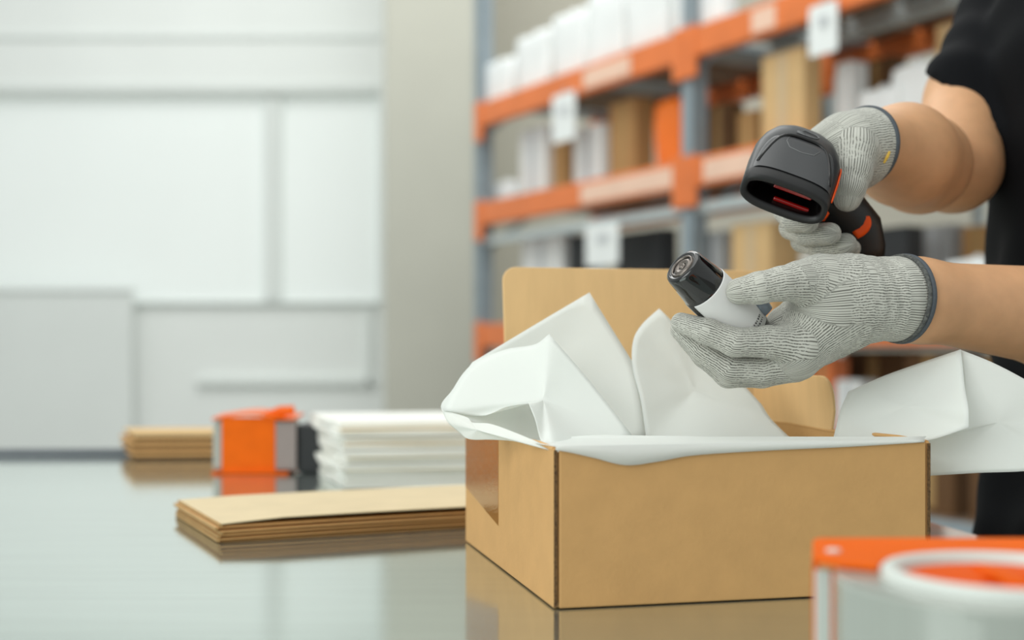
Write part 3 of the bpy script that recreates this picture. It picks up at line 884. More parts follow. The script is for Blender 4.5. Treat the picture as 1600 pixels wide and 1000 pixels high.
def paper(name, rim, centre, parent, hard=(), it=10, wr=0.0008, rings=12, seed=1):
    """sheet spanned between an outline and an inner point, both as (px, py, Y) of the photo"""
    W_ = lambda q: q if isinstance(q, np.ndarray) else P(*q)
    R = smooth_loop([W_(q) for q in rim], set(hard))
    c = W_(centre)
    n = len(R)
    V = [c]; F = []
    for k in range(1, rings + 1):
        for p in R: V.append(c + (p - c) * (k / rings))
    for k in range(rings):
        for i in range(n):
            j = (i + 1) % n
            if k == 0: F.append((0, 1 + i, 1 + j, 1 + j))
            else: F.append((1 + (k - 1) * n + i, 1 + k * n + i, 1 + k * n + j, 1 + (k - 1) * n + j))
    V = np.array(V); F = np.array(F)
    mask = np.ones(len(V), bool); mask[1 + (rings - 1) * n:] = False
    V = relax(V, F, it, 0.5, mask)
    w1 = vnoise(V, 9, seed) * wr * 2.2 + vnoise(V, 28, seed + 5) * wr * 0.6
    V[:, 1] += w1
    Ff = [list(dict.fromkeys(f)) for f in F.tolist()]
    o = obj(name, (V, Ff), M_tissue, parent, smooth=True)
    m = o.modifiers.new('sheet', 'SOLIDIFY'); m.thickness = 0.00025; m.offset = 0
    return o

ts = empty('tissue_sheet', BP(0.08, 0.2, 0.01), 'white tissue sheet peaking at the left and drooping over the box side', 'tissue paper')
paper('rear_fold', [(921, 457, 1.225), (828, 512, 1.19), (738, 566, 1.15), (706, 610, 1.12), (690, 640, 1.10), (735, 658, 1.09), (800, 690, 1.09), (900, 700, 1.10), (1010, 684, 1.13), (1000, 620, 1.16), (988, 565, 1.19)],
      (850, 600, 1.17), ts, hard=(0, 2, 8, 10), seed=2)
paper('front_fold', [(858, 522, 1.135), (922, 596, 1.11), (990, 683, 1.075), (930, 700, 1.04), (866, 700, 0.985), (848, 694, 1.0), (836, 655, 1.03), (826, 630, 1.05), (790, 636, 1.075), (752, 650, 1.09), (692, 641, 1.094), (704, 614, 1.112), (738, 569, 1.143), (790, 546, 1.150), (836, 538, 1.142)],
      (850, 625, 1.09), ts, hard=(0, 2, 4, 7, 10), seed=4, it=5)
paper('drooping_lip', [(690, 640, 1.098), (700, 660, 1.085), (716, 674, 1.08), (732, 686, 1.07), (765, 687, 1.06), (800, 689, 1.035), (830, 696, 1.0), (864, 705, 0.958), (850, 695, 0.985), (800, 674, 1.03), (765, 662, 1.06), (738, 660, 1.075), (730, 652, 1.085)],
      (745, 672, 1.062), ts, hard=(0, 7), it=3, wr=0.0003, seed=6)
tm = empty('tissue_sheet', BP(0.16, 0.2, 0.01), 'shaded white tissue sheet rising to a peak behind the bottle hand', 'tissue paper')
paper('standing_sheet', [(1030, 482, 1.235), (1004, 506, 1.22), (990, 530, 1.205), (988, 570, 1.185), (1001, 625, 1.155), (1010, 690, 1.125), (1120, 700, 1.13), (1245, 694, 1.16), (1205, 655, 1.19), (1190, 632, 1.20), (1150, 590, 1.215), (1090, 540, 1.23)],
      (1085, 610, 1.20), tm, hard=(0, 5, 7, 9), seed=9)
tf = empty('tissue_sheet', BP(0.16, 0.05, 0.01), 'white tissue sheet lying flat and folded over the front edge of the box', 'tissue paper')
def a_of(px):                                   # position along the front wall seen at that column
    k = (px - 800) / FPX
    return (k * BA[1] - BA[0]) / (BXn[0] - k * BXn[1])
edge = [BP(a_of(px), 0.0012, BH + 0.0016) for px in (1444, 1330, 1200, 1085, 1030, 978, 930, 890, 868)]
paper('flat_front', [(838, 688, 1.02), (930, 680, 1.045), (1010, 682, 1.10), (1120, 685, 1.11), (1240, 690, 1.12), (1300, 689, 1.12), (1380, 686, 1.08), (1447, 682, 1.03)] + edge,
      BP(0.15, 0.07, BH + 0.002), tf, hard=(7, 8), it=4, wr=0.0002, seed=12)
low = [(868, 703.5), (890, 707), (930, 716), (978, 727), (1030, 721), (1085, 711.5), (1200, 704), (1330, 698), (1444, 691)]
tp_ = edge[::-1]
Vv = []; Ff = []
lp_ = []
for (px, py) in low:
    Yl = BP(a_of(px), -0.0022, 0)[1]
    lp_.append(P(px, py, Yl))
def dens(pts, n=6):
    out = []
    for i in range(len(pts) - 1):
        p0 = pts[max(i - 1, 0)]; p1 = pts[i]; p2 = pts[i + 1]; p3 = pts[min(i + 2, len(pts) - 1)]
        for k in range(n):
            t = k / n
            out.append(0.5 * (2 * p1 + (p2 - p0) * t + (2 * p0 - 5 * p1 + 4 * p2 - p3) * t * t + (3 * p1 - p0 - 3 * p2 + p3) * t ** 3))
    out.append(pts[-1]); return out
A_, B_ = dens(tp_), dens(lp_)
for a, b in zip(A_, B_):
    mid = BP(0, -0.0020, 0) - BP(0, 0.0012, 0)
    Vv += [a, a + mid * 0.8 + UZ * 0.0002, a * 0.5 + b * 0.5 + mid * 0.5, b]
for i in range(len(A_) - 1):
    for k in range(3): Ff.append((i * 4 + k, i * 4 + k + 1, i * 4 + k + 5, i * 4 + k + 4))
o = obj('front_lip', (Vv, Ff), M_tissue, tf, smooth=True)
m = o.modifiers.new('sheet', 'SOLIDIFY'); m.thickness = 0.00025
# lining inside the box
nx, ny = 24, 24
Vv = []; Ff = []
for j in range(ny + 1):
    for i in range(nx + 1):
        s, t_ = i / nx, j / ny
        e_ = min(s, 1 - s, t_, 1 - t_)
        Vv.append(BP(0.008 + s * (BL - 0.016), 0.008 + t_ * (BD - 0.016), 0.016 + 0.085 * max(0, 1 - e_ * 6) ** 2))
Vv = np.array(Vv); Vv[:, 2] += 0.004 * vnoise(Vv, 8, 3)
for j in range(ny):
    for i in range(nx):
        a = j * (nx + 1) + i; Ff.append((a, a + 1, a + nx + 2, a + nx + 1))
o = obj('inner_lining', (Vv, Ff), M_tissue, tf, smooth=True)
m = o.modifiers.new('sheet', 'SOLIDIFY'); m.thickness = 0.00025
tr_ = empty('tissue_sheet', BP(BL, 0.1, 0.01), 'white tissue sheet hanging out over the right side of the box', 'tissue paper')
paper('inner_wing', [(1500, 546, 1.10), (1440, 566, 1.12), (1380, 588, 1.135), (1326, 612, 1.14), (1312, 645, 1.135), (1300, 694, 1.13), (1380, 693, 1.09), (1450, 688, 1.06), (1513, 668, 1.045), (1513, 640, 1.05), (1508, 600, 1.075)],
      (1415, 635, 1.10), tr_, hard=(0, 3, 5, 8), seed=14, wr=0.0012)
paper('outer_wing', [(1500, 546, 1.102), (1550, 566, 1.09), (1600, 592, 1.08), (1680, 640, 1.07), (1690, 700, 1.06), (1660, 728, 1.06), (1600, 736, 1.06), (1530, 739, 1.065), (1440, 744, 1.075), (1440, 694, 1.078), (1500, 670, 1.075), (1506, 600, 1.09)],
      (1560, 660, 1.075), tr_, hard=(0, 8), seed=17, wr=0.0012)

# ------------------------------------------------------------------ person: body, clothes, gloves
M_skin = mat('skin', srgb(214, 164, 122), 0.5, var=0.05, scale=60, bump=0.05, bscale=500, sss=0.15, spec=0.35)
M_shirt = mat('black_cotton', srgb(9, 11, 15), 0.85, var=0.12, scale=300, spec=0.15)
M_trouser = mat('dark_trousers', srgb(22, 30, 34), 0.85, var=0.15, scale=300, spec=0.2)
M_hair = mat('dark_hair', srgb(30, 24, 20), 0.5, var=0.3, scale=90, stretch=(1, 1, 0.1))
M_shoe = mat('black_shoe', srgb(26, 26, 28), 0.5, var=0.1, scale=30)
M_band = mat('grey_cuff_band', srgb(84, 90, 96), 0.85, var=0.08, scale=300, bump=0.15, bscale=500)
M_band_dark = mat('overlock_stitch', srgb(58, 60, 60), 0.9, col2=srgb(112, 114, 110), scale=500)
M_yellow = mat('yellow_thread', srgb(224, 182, 74), 0.7, var=0.08, scale=100)

def knit_material():
    m = bpy.data.materials.new('marled_knit'); m.use_nodes = True
    nt = m.node_tree; b = nt.nodes['Principled BSDF']
    b.inputs['Roughness'].default_value = 0.9; b.inputs['Specular IOR Level'].default_value = 0.2
    b.inputs['Sheen Weight'].default_value = 0.15
    N = nt.nodes.new; L = nt.links.new
    at = N('ShaderNodeAttribute'); at.attribute_name = 'knit'
    def math_(op, a, b_=None, v=None):
        n = N('ShaderNodeMath'); n.operation = op
        if hasattr(a, 'is_linked') or hasattr(a, 'links'): L(a, n.inputs[0])
        else: n.inputs[0].default_value = a
        if b_ is not None:
            if hasattr(b_, 'links'): L(b_, n.inputs[1])
            else: n.inputs[1].default_value = b_
        return n.outputs[0]
    # wobble
    nz = N('ShaderNodeTexNoise'); nz.inputs['Scale'].default_value = 120; nz.inputs['Detail'].default_value = 2
    L(at.outputs['Vector'], nz.inputs['Vector'])
    sx = N('ShaderNodeSeparateXYZ'); L(at.outputs['Vector'], sx.inputs[0])
    wob = math_('MULTIPLY', math_('SUBTRACT', nz.outputs['Fac'], 0.5), 0.0026)
    v = math_('ADD', sx.outputs['Y'], wob)
    stripe = math_('ADD', math_('MULTIPLY', math_('SINE', math_('MULTIPLY', v, 2 * math.pi / 0.0022)), 0.5), 0.5)
    cmb = N('ShaderNodeCombineXYZ')
    L(math_('MULTIPLY', sx.outputs['X'], 640.0), cmb.inputs[0]); L(math_('MULTIPLY', v, 420.0), cmb.inputs[1]); L(sx.outputs['Z'], cmb.inputs[2])
    n2 = N('ShaderNodeTexNoise'); n2.inputs['Scale'].default_value = 1.0; n2.inputs['Detail'].default_value = 2
    L(cmb.outputs[0], n2.inputs['Vector'])
    big = N('ShaderNodeTexNoise'); big.inputs['Scale'].default_value = 45; big.inputs['Detail'].default_value = 2
    L(at.outputs['Vector'], big.inputs['Vector'])
    thr = math_('MULTIPLY', big.outputs['Fac'], 0.62)
    raw = math_('SUBTRACT', math_('MULTIPLY', math_('POWER', stripe, 1.3), math_('MULTIPLY', n2.outputs['Fac'], 1.6)), thr)
    mr = N('ShaderNodeMapRange'); mr.inputs['From Min'].default_value = 0.10; mr.inputs['From Max'].default_value = 0.42
    L(raw, mr.inputs['Value'])
    mixc = N('ShaderNodeMix'); mixc.data_type = 'RGBA'
    mixc.inputs['A'].default_value = srgb(203, 203, 194); mixc.inputs['B'].default_value = srgb(112, 112, 105)
    L(mr.outputs[0], mixc.inputs['Factor'])
    L(mixc.outputs['Result'], b.inputs['Base Color'])
    bp = N('ShaderNodeBump'); bp.inputs['Strength'].default_value = 0.5; bp.inputs['Distance'].default_value = 0.0007
    bp.invert = True
    L(mr.outputs[0], bp.inputs['Height']); L(bp.outputs[0], b.inputs['Normal'])
    return m
M_knit = knit_material()

person = empty('person', (0.70, 1.42, 0), 'person in black short-sleeved shirt and knit gloves, holding a scanner and a bottle', 'person')

def knit_attr(o, Vw, chains):
    """u along and v around the nearest finger axis, in metres"""
    n = len(Vw)
    best = np.full(n, 1e9); A = np.zeros((n, 3))
    view = np.array([0, 1.0, 0])
    for ci, (pts, rad) in enumerate(chains):
        acc = 0.0
        rm = float(np.mean(rad))
        for i in range(len(pts) - 1):
            a, b = np.asarray(pts[i]), np.asarray(pts[i + 1])
            e = b - a; L_ = np.linalg.norm(e); e = e / L_
            t = np.clip((Vw - a) @ e, 0, L_)
            q = Vw - a - np.outer(t, e)
            rr_ = rad[i] + (rad[i + 1] - rad[i]) * t / L_
            d = np.linalg.norm(q, axis=1) - rr_
            s = view - e * (view @ e); s /= np.linalg.norm(s)       # seam on the side away from the viewer
            u_ = np.cross(e, s)
            ang = np.arctan2(-(q @ u_), -(q @ s))
            m = d < best
            best[m] = d[m]
            A[m, 0] = acc + t[m]; A[m, 1] = ang[m] * rm; A[m, 2] = ci * 7.3
            acc += L_
    at = o.data.attributes.new('knit', 'FLOAT_VECTOR', 'POINT')
    at.data.foreach_set('vector', A.astype(np.float32).ravel())

def px_chain(lst):
    return [P(a, b, c) for a, b, c, r in lst], [r * c / FPX for a, b, c, r in lst]

def glove(name, palm, fingers, cuffC, cuffN, res=0.0015, folds=None, kf=0.006, kff=0.0005, extra=None):
    allp = []
    for ch in palm + fingers: allp += px_chain(ch)[0]
    lo = np.min(allp, axis=0) - 0.045; hi = np.max(allp, axis=0) + 0.045
    s = SDF(lo, hi, res)
    pc = [px_chain(c) for c in palm]; fc = [px_chain(c) for c in fingers]
    for p, r in pc: s.add(p, r, 0.014, 0.006)
    pal = s.v.copy()
    f = SDF(lo, hi, res)
    for p, r in fc: f.add(p, r, kff, 0.003)
    s.v = SDF.smin(pal, f.v, kf)
    if folds is not None:
        X, Y, Z = s.grid((slice(None),) * 3)
        s.v = s.v + folds(X, Y, Z).astype(np.float32)
    s.cut(cuffC, cuffN)
    V, F = s.mesh()
    V = relax(V, F, 2, 0.4)
    o = obj(name, (V, F), M_knit, person, smooth=True)
    knit_attr(o, V, pc + fc)
    return o

def cuff_band(name, C, up, near, r, parent, w=0.0052, m=None):
    up = np.asarray(up, float); near = np.asarray(near, float)
    n = 56
    nrm = np.cross(up, near); nrm /= np.linalg.norm(nrm)
    if nrm[0] < 0: nrm = -nrm
    V = []; F = []
    prof = [(-w * 0.5, 0.0002), (-w * 0.5, 0.0016), (-w * 0.2, 0.0026), (w * 0.3, 0.0026), (w * 0.6, 0.0012), (w * 0.6, -0.0015)]
    for k in range(n):
        a = 2 * math.pi * k / n
        d = up * math.cos(a) + near * math.sin(a)
        ds = d / np.linalg.norm(d)
        for (h, e) in prof:
            V.append(C + d * r + ds * e + nrm * h)
    m_ = len(prof)
    for k in range(n):
        k2 = (k + 1) % n
        for i in range(m_ - 1):
            F.append((k * m_ + i, k * m_ + i + 1, k2 * m_ + i + 1, k2 * m_ + i))
    return obj(name, (V, F), m or M_band, parent, smooth=True, recalc=True)

# ---- left hand (nearer the camera), holding the bottle
LC = P(1410, 467, 1.118)
L_up = np.array([0.03, 0.0, 1.0]); L_near = np.array([0.44, -0.90, 0.0])
L_ax = np.cross(L_up, L_near); L_ax /= np.linalg.norm(L_ax)
if L_ax[0] < 0: L_ax = -L_ax
palmL = [
    [(1450, 468, 1.135, 64), (1395, 467, 1.115, 64), (1340, 466, 1.108, 62), (1300, 470, 1.103, 60)],
    [(1335, 470, 1.108, 60), (1290, 505, 1.106, 52), (1245, 548, 1.102, 44)],
    [(1340, 470, 1.125, 58), (1290, 510, 1.135, 50), (1245, 550, 1.130, 42)],
    [(1310, 450, 1.100, 49), (1280, 440, 1.092, 41), (1250, 439, 1.080, 31)],
    [(1300, 490, 1.115, 48), (1262, 497, 1.118, 38), (1226, 508, 1.122, 30)],
]
fingL = [
    [(1262, 440, 1.084, 32), (1222, 443, 1.071, 27), (1185, 450, 1.066, 25), (1155, 455, 1.067, 21)],
    [(1252, 540, 1.092, 32), (1200, 534, 1.085, 25), (1148, 535, 1.078, 22.5), (1106, 518, 1.080, 20.5), (1064, 504, 1.092, 16)],
    [(1245, 565, 1.108, 29), (1190, 577, 1.102, 23), (1140, 575, 1.097, 21.5), (1098, 548, 1.100, 19), (1062, 516, 1.110, 15)],
    [(1240, 570, 1.128, 27), (1190, 582, 1.122, 24), (1138, 584, 1.118, 22), (1100, 556, 1.120, 18), (1072, 530, 1.128, 14)],
    [(1240, 562, 1.150, 24), (1195, 575, 1.146, 21), (1150, 575, 1.142, 18), (1118, 552, 1.144, 15)],
]
c0_ = P(1372, 467, 1.112)
def foldsL(X, Y, Z):
    u = (X - c0_[0]) * L_ax[0] + (Y - c0_[1]) * L_ax[1] + (Z - c0_[2]) * L_ax[2]
    v = Z - (c0_[2] - 0.012)
    low = np.clip((-(v) - 0.0) / 0.03, 0, 1)
    amp = np.exp(-((u + 0.012) / 0.022) ** 2)
    return -0.0016 * amp * low * np.sin(u * 2 * math.pi / 0.013 + 1.0) + 0.0006 * amp * np.sin(u * 2 * math.pi / 0.011 + Z * 120)
gl_ = glove('glove', palmL, fingL, LC, L_ax, folds=foldsL)
gl_['label'] = 'grey marled knit glove holding the bottle'
cuff_band('cuff_band', LC, L_up, L_near, 66 * 1.118 / FPX, gl_)
cuff_band('cuff_stitching', LC - L_ax * 0.0042, L_up, L_near, 65.2 * 1.118 / FPX, gl_, w=0.003, m=M_band_dark)

# ---- right hand, holding the scanner
RC = P(1352, 228, 1.205)
R_up = np.array([-0.06, 0.0, 1.0]); R_near = np.array([0.62, -0.78, 0.05])
R_ax = np.cross(R_up, R_near); R_ax /= np.linalg.norm(R_ax)
if R_ax[0] < 0: R_ax = -R_ax
palmR = [
    [(1395, 232, 1.235, 52), (1352, 228, 1.205, 57), (1322, 232, 1.19, 55), (1300, 240, 1.185, 50)],
    [(1330, 245, 1.20, 52), (1300, 280, 1.205, 44), (1275, 315, 1.215, 36)],
]
fingR = [
    [(1332, 240, 1.170, 40), (1330, 270, 1.158, 32), (1326, 295, 1.150, 26), (1324, 309, 1.150, 22)],
    [(1290, 285, 1.220, 24), (1228, 332, 1.195, 18), (1240, 346, 1.163, 17), (1263, 347, 1.143, 16.5)],
    [(1290, 300, 1.228, 24), (1236, 356, 1.204, 18), (1260, 367, 1.172, 17.5), (1297, 365, 1.148, 17.5)],
    [(1295, 315, 1.232, 24), (1254, 376, 1.212, 18), (1286, 386, 1.182, 18), (1321, 382, 1.160, 18)],
    [(1300, 325, 1.238, 20), (1275, 376, 1.225, 17), (1300, 388, 1.200, 16), (1330, 388, 1.182, 15)],
]
gr_ = glove('glove', palmR, fingR, RC, R_ax, kff=0.0006)
gr_['label'] = 'grey marled knit glove gripping the scanner'
cb = cuff_band('cuff_band', RC, R_up, R_near, 58 * 1.205 / FPX, gr_)
# yellow thread end on the cuff
ya = [P(1390, 237, 1.168), P(1386, 246, 1.167), P(1381, 255, 1.168)]
obj('yellow_thread', sweep(ya, [0.0012, 0.0016, 0.0010], 8), M_yellow, gr_)

# ---- body (skin): arms, trunk, neck and head as one surface
def pr(px, py, Y, r): return P(px, py, Y), r * Y / FPX
sh_R = np.array([0.632, 1.575, CAMZ + 0.425]); sh_L = np.array([0.70, 1.235, CAMZ + 0.43])
el_R = P(1490, 258, 1.415); wr_R = P(1362, 228, 1.215)
el_L = np.array([0.60, 1.225, CAMZ + 0.055]); wr_L = P(1400, 467, 1.115)
body = SDF((0.20, 1.00, 0.0), (1.02, 1.86, 1.80), 0.005)
# right arm
hemR = P(1513, 152, 1.485)
body.add([sh_R, hemR, el_R], [0.056, 0.0455, 0.054], 0.004, 0.02)
fr = SDF(body.lo, body.lo + (body.n - 1) * 0.005, 0.005)
fr.add([P(1438, 256, 1.345), P(1412, 242, 1.285), wr_R], [0.0535, 0.0480, 0.030], 0.01, 0.02)
body.v = SDF.smin(body.v, fr.v[:body.v.shape[0], :body.v.shape[1], :body.v.shape[2]], 0.002)
# left arm
body.add([sh_L, (sh_L + el_L) / 2, el_L], [0.056, 0.050, 0.046], 0.01)
body.add([el_L, P(1660, 497, 1.195), P(1430, 469, 1.125), wr_L], [0.048, 0.0475, 0.0340, 0.030], 0.012, 0.02)
# trunk, neck, head
tc_ = np.array([0.662, 1.41, 0])
body.ellipsoid(tc_ + [0, 0, CAMZ + 0.32], (0.095, 0.165, 0.18), 0.04)
body.ellipsoid(tc_ + [0, 0, CAMZ + 0.05], (0.095, 0.145, 0.22), 0.05)
body.ellipsoid(tc_ + [0.01, 0, CAMZ - 0.14], (0.10, 0.155, 0.13), 0.05)
body.add([sh_L, tc_ + [0, 0, CAMZ + 0.46], sh_R], [0.056, 0.07, 0.056], 0.03)
neck0 = tc_ + [0.0, 0, CAMZ + 0.45]; neck1 = tc_ + [-0.02, 0, CAMZ + 0.58]
body.add([neck0, neck1], [0.06, 0.055], 0.03)
hd = tc_ + np.array([-0.045, 0, CAMZ + 0.665])
body.ellipsoid(hd + [0.012, 0, 0.02], (0.090, 0.074, 0.100), 0.02)
body.ellipsoid(hd + [-0.025, 0, -0.055], (0.062, 0.056, 0.062), 0.03)
body.add([hd + [-0.082, 0, 0.015], hd + [-0.104, 0, -0.022]], [0.008, 0.014], 0.012)
for s_ in (-1, 1):
    body.ellipsoid(hd + [0.015, s_ * 0.074, -0.005], (0.018, 0.010, 0.030), 0.008)
body.add([hd + [-0.080, -0.018, -0.060], hd + [-0.086, 0, -0.060], hd + [-0.080, 0.018, -0.060]], [0.006, 0.008, 0.006], 0.004)
for s_ in (-1, 1):
    lg0 = tc_ + np.array([0.01, s_ * 0.085, CAMZ - 0.17]); lg1 = tc_ + np.array([0.0, s_ * 0.10, 0.46]); lg2 = tc_ + np.array([0.02, s_ * 0.10, 0.07])
    body.add([lg0, lg1, lg2], [0.080, 0.052, 0.036], 0.03)
V, F = body.mesh()
V = relax(V, F, 3, 0.5)
obj('body', (V, F), M_skin, person, smooth=True)
M_eye = mat('eye_white', srgb(235, 232, 226), 0.3, var=0.01, scale=5)
M_iris = mat('dark_iris', srgb(40, 26, 18), 0.2, var=0.1, scale=50)
for s_ in (-1, 1):
    e0 = hd + np.array([-0.073, s_ * 0.031, 0.012])
    eo = obj('eye', lathe(e0, (-1, 0, 0), [(-0.011, 0.0), (-0.008, 0.008), (0, 0.0112), (0.008, 0.008), (0.011, 0.0)], 16), M_eye, person, smooth=True)
    obj('iris', lathe(e0 + np.array([-0.0100, 0, 0]), (-1, 0, 0), [(-0.001, 0.005), (0.0008, 0.004), (0.0014, 0.0)], 14), M_iris, eo, smooth=True)
hs = SDF(hd - 0.16, hd + 0.18, 0.005)
hs.ellipsoid(hd + [0.022, 0, 0.038], (0.096, 0.083, 0.098), 0.01)
hs.ellipsoid(hd + [0.045, 0, -0.01], (0.060, 0.080, 0.075), 0.02)
hs.cut(hd + np.array([-0.055, 0, 0.05]), np.array([-0.8, 0, -0.6]))
V, F = hs.mesh()
obj('hair', (relax(V, F, 2), F), M_hair, person, smooth=True)

# shirt
ss = SDF((0.36, 1.05, CAMZ - 0.30), (0.95, 1.80, CAMZ + 0.60), 0.006)
ss.ellipsoid(tc_ + [-0.005, 0, CAMZ + 0.30], (0.125, 0.190, 0.215), 0.05)
ss.ellipsoid(tc_ + [-0.005, 0, CAMZ + 0.05], (0.116, 0.175, 0.26), 0.06)
ss.ellipsoid(tc_ + [0.0, 0, CAMZ - 0.22], (0.137, 0.190, 0.19), 0.06)
ss.add([sh_L, tc_ + [0, 0, CAMZ + 0.455], sh_R], [0.070, 0.080, 0.070], 0.04)
ss.cut(tc_ + np.array([0, 0, CAMZ - 0.215]), np.array([0, 0, -1.0]))
ss.cut(tc_ + np.array([-0.03, 0, CAMZ + 0.515]), np.array([-0.35, 0, 0.93]))
dR = el_R - sh_R; dR = dR / np.linalg.norm(dR)
dL = el_L - sh_L; dL = dL / np.linalg.norm(dL)
sl = SDF(ss.lo, ss.lo + (ss.n - 1) * 0.006, 0.006)
dH = hemR - sh_R; dH = dH / np.linalg.norm(dH)
sl.add([sh_R + np.array([0.01, 0, 0.0]), P(1520, 150, 1.480), P(1528, 235, 1.455)], [0.080, 0.0560, 0.066], 0.01, 0.02)
sl.add([sh_R + np.array([0.01, 0, 0.0]), P(1560, 165, 1.485), P(1568, 245, 1.465)], [0.080, 0.0560, 0.060], 0.02, 0.02)
sl.cut(hemR + np.array([0, 0, -0.006]), np.array([-0.50, 0.42, -0.76]))
s2 = SDF(ss.lo, ss.lo + (ss.n - 1) * 0.006, 0.006)
s2.add([sh_L, sh_L + dL * 0.26], [0.074, 0.074], 0.01)
s2.cut(sh_L + dL * 0.20, dL)
sh_ = [slice(0, n_) for n_ in ss.v.shape]
ss.v = SDF.smin(ss.v, sl.v[tuple(sh_)], 0.012)
ss.v = SDF.smin(ss.v, s2.v[tuple(sh_)], 0.012)
X, Y, Z = ss.grid((slice(None),) * 3)
ss.v = ss.v + (0.004 * np.sin(Y * 46 + X * 10 + 2.5 * np.sin(Z * 9)) * np.clip((CAMZ + 0.25 - Z) / 0.3, 0, 1) + 0.002 * np.sin(Z * 60 + X * 90 + Y * 30)).astype(np.float32)
V, F = ss.mesh()
obj('shirt', (relax(V, F, 2), F), M_shirt, person, smooth=True)
# trousers
ps = SDF((0.50, 1.15, 0.03), (0.95, 1.68, CAMZ - 0.05), 0.007)
ps.ellipsoid(tc_ + [0.005, 0, CAMZ - 0.19], (0.122, 0.172, 0.12), 0.05)
for s_ in (-1, 1):
    ps.add([tc_ + np.array([0.005, s_ * 0.085, CAMZ - 0.2]), tc_ + np.array([0.0, s_ * 0.10, 0.46]), tc_ + np.array([0.02, s_ * 0.10, 0.10])], [0.10, 0.075, 0.062], 0.02)
ps.cut(np.array([0, 0, 0.06]), np.array([0, 0, -1.0]))
V, F = ps.mesh()
obj('trousers', (relax(V, F, 2), F), M_trouser, person, smooth=True)
for s_ in (-1, 1):
    q = SDF((0.48, 1.41 + s_ * 0.10 - 0.08, 0.0), (0.84, 1.41 + s_ * 0.10 + 0.08, 0.16), 0.005)
    c = tc_ + np.array([0.0, s_ * 0.10, 0])
    q.add([c + [0.06, 0, 0.05], c + [-0.05, 0, 0.045], c + [-0.13, s_ * 0.01, 0.035]], [0.042, 0.044, 0.036], 0.02)
    q.add([c + [0.03, 0, 0.06], c + [0.03, 0, 0.11]], [0.045, 0.042], 0.02)
    q.cut(np.array([0, 0, 0.004]), np.array([0, 0, -1.0]))
    V, F = q.mesh()
    so = obj('shoe', (relax(V, F, 2), F), M_shoe, person, smooth=True)

# ------------------------------------------------------------------ bottle held in the left hand
M_gloss = mat('gloss_black', srgb(10, 10, 11), 0.12, var=0.05, scale=20, coat=0.6)
M_label = mat('white_label', srgb(226, 226, 224), 0.4, var=0.01, scale=30)
M_rim = mat('polished_rim', srgb(120, 112, 106), 0.22, metal=0.7, var=0.05, scale=30)
M_smoke = mat('smoky_nozzle', srgb(122, 134, 146), 0.15, var=0.05, scale=30, coat=0.5)
M_ink = mat('black_ink', srgb(40, 40, 42), 0.6, var=0.05, scale=100)
bd = np.array([-0.69, -0.42, 0.59]); bd /= np.linalg.norm(bd)
b_end = P(1065, 415, 1.070)
bot = empty('bottle', b_end - bd * 0.105, 'small white-labelled bottle with glossy black cap held in the gloved hand', 'bottle')
Lc = 0.042
obj('bottle_body', lathe(b_end - bd * 0.108, bd, [(0, 0.0), (0.0, 0.013), (0.004, 0.0165), (0.018, 0.0200), (0.030, 0.0212), (0.078, 0.0212), (0.080, 0.0205)], 56), M_gloss, bot, smooth=True)
# label: a wrapped sheet that leaves a black strip open
d_, s_a, u_a = frame_of(bd)
camdir = np.array([0, -1.0, 0]); cs = camdir - bd * (camdir @ bd); cs /= np.linalg.norm(cs)
cu = np.cross(bd, cs)
Vv = []; Ff = []
base_c = b_end - bd * 0.108
a0_, a1_ = math.radians(-205), math.radians(63)
if (cu @ np.array([-0.65, 0, -0.76])) < 0: a0_, a1_ = math.radians(-63), math.radians(205)
na = 48
for i in range(na + 1):
    a = a0_ + (a1_ - a0_) * i / na
    dirv = cs * math.cos(a) + cu * math.sin(a)
    for (t, rr_) in ((0.019, 0.0204), (0.031, 0.0215), (0.0775, 0.0215), (0.0787, 0.0211)):
        Vv.append(base_c + bd * t + dirv * rr_)
for i in range(na):
    for j in range(3):
        a = i * 4 + j
        Ff.append((a, a + 1, a + 5, a + 4))
lo_ = obj('label', (Vv, Ff), M_label, bot, smooth=True)
m = lo_.modifiers.new('sheet', 'SOLIDIFY'); m.thickness = 0.0003; m.offset = 1
# fine print on the label (illegible in the photograph): small ink marks in three lines
rk = random.Random(4)
for ln in range(3):
    mbk = MB()
    pos = math.radians(-38)
    sgn = 1 if a1_ < 3 else -1
    for c_ in range(9):
        a = (pos + math.radians(6.0) * c_ + math.radians(rk.uniform(-0.6, 0.6))) * sgn
        wv = math.radians(rk.uniform(2.0, 4.0))
        t0 = 0.0245 + ln * 0.0038; hh = 0.0016
        q = [base_c + bd * (t0 + dh) + (cs * math.cos(a + da) + cu * math.sin(a + da)) * 0.02185 * (1 - 0.0 * ln) for da, dh in ((0, 0), (wv, 0), (wv, hh), (0, hh))]
        mbk.add(q, [(0, 1, 2, 3)])
    if ln < 2:
        obj('fine_print', mbk.vf(), M_ink, bot)
cp = obj('cap', lathe(b_end, bd, [(-0.0300, 0.0204), (-0.0292, 0.0207), (-0.004, 0.0176), (-0.0012, 0.0168), (0, 0.0150), (-0.0005, 0.0115), (-0.0022, 0.0108), (-0.0022, 0.0)], 56), M_gloss, bot, smooth=True)
obj('cap_ring', lathe(b_end, bd, [(-0.0008, 0.0112), (0.0004, 0.0108), (0.0004, 0.0098), (-0.0008, 0.0094)], 44), M_rim, cp, smooth=True)
obj('cap_disc', lathe(b_end, bd, [(-0.0020, 0.0088), (-0.0004, 0.0080), (-0.0004, 0.0052), (-0.0012, 0.0046), (-0.0012, 0.0036)], 44), M_rim, cp, smooth=True)
obj('cap_dot', lathe(b_end, bd, [(-0.0012, 0.0030), (-0.0002, 0.0026), (-0.0002, 0.0012), (-0.001, 0.0)], 28), M_rim, cp, smooth=True)
nzp = P(1200, 485, 1.098)
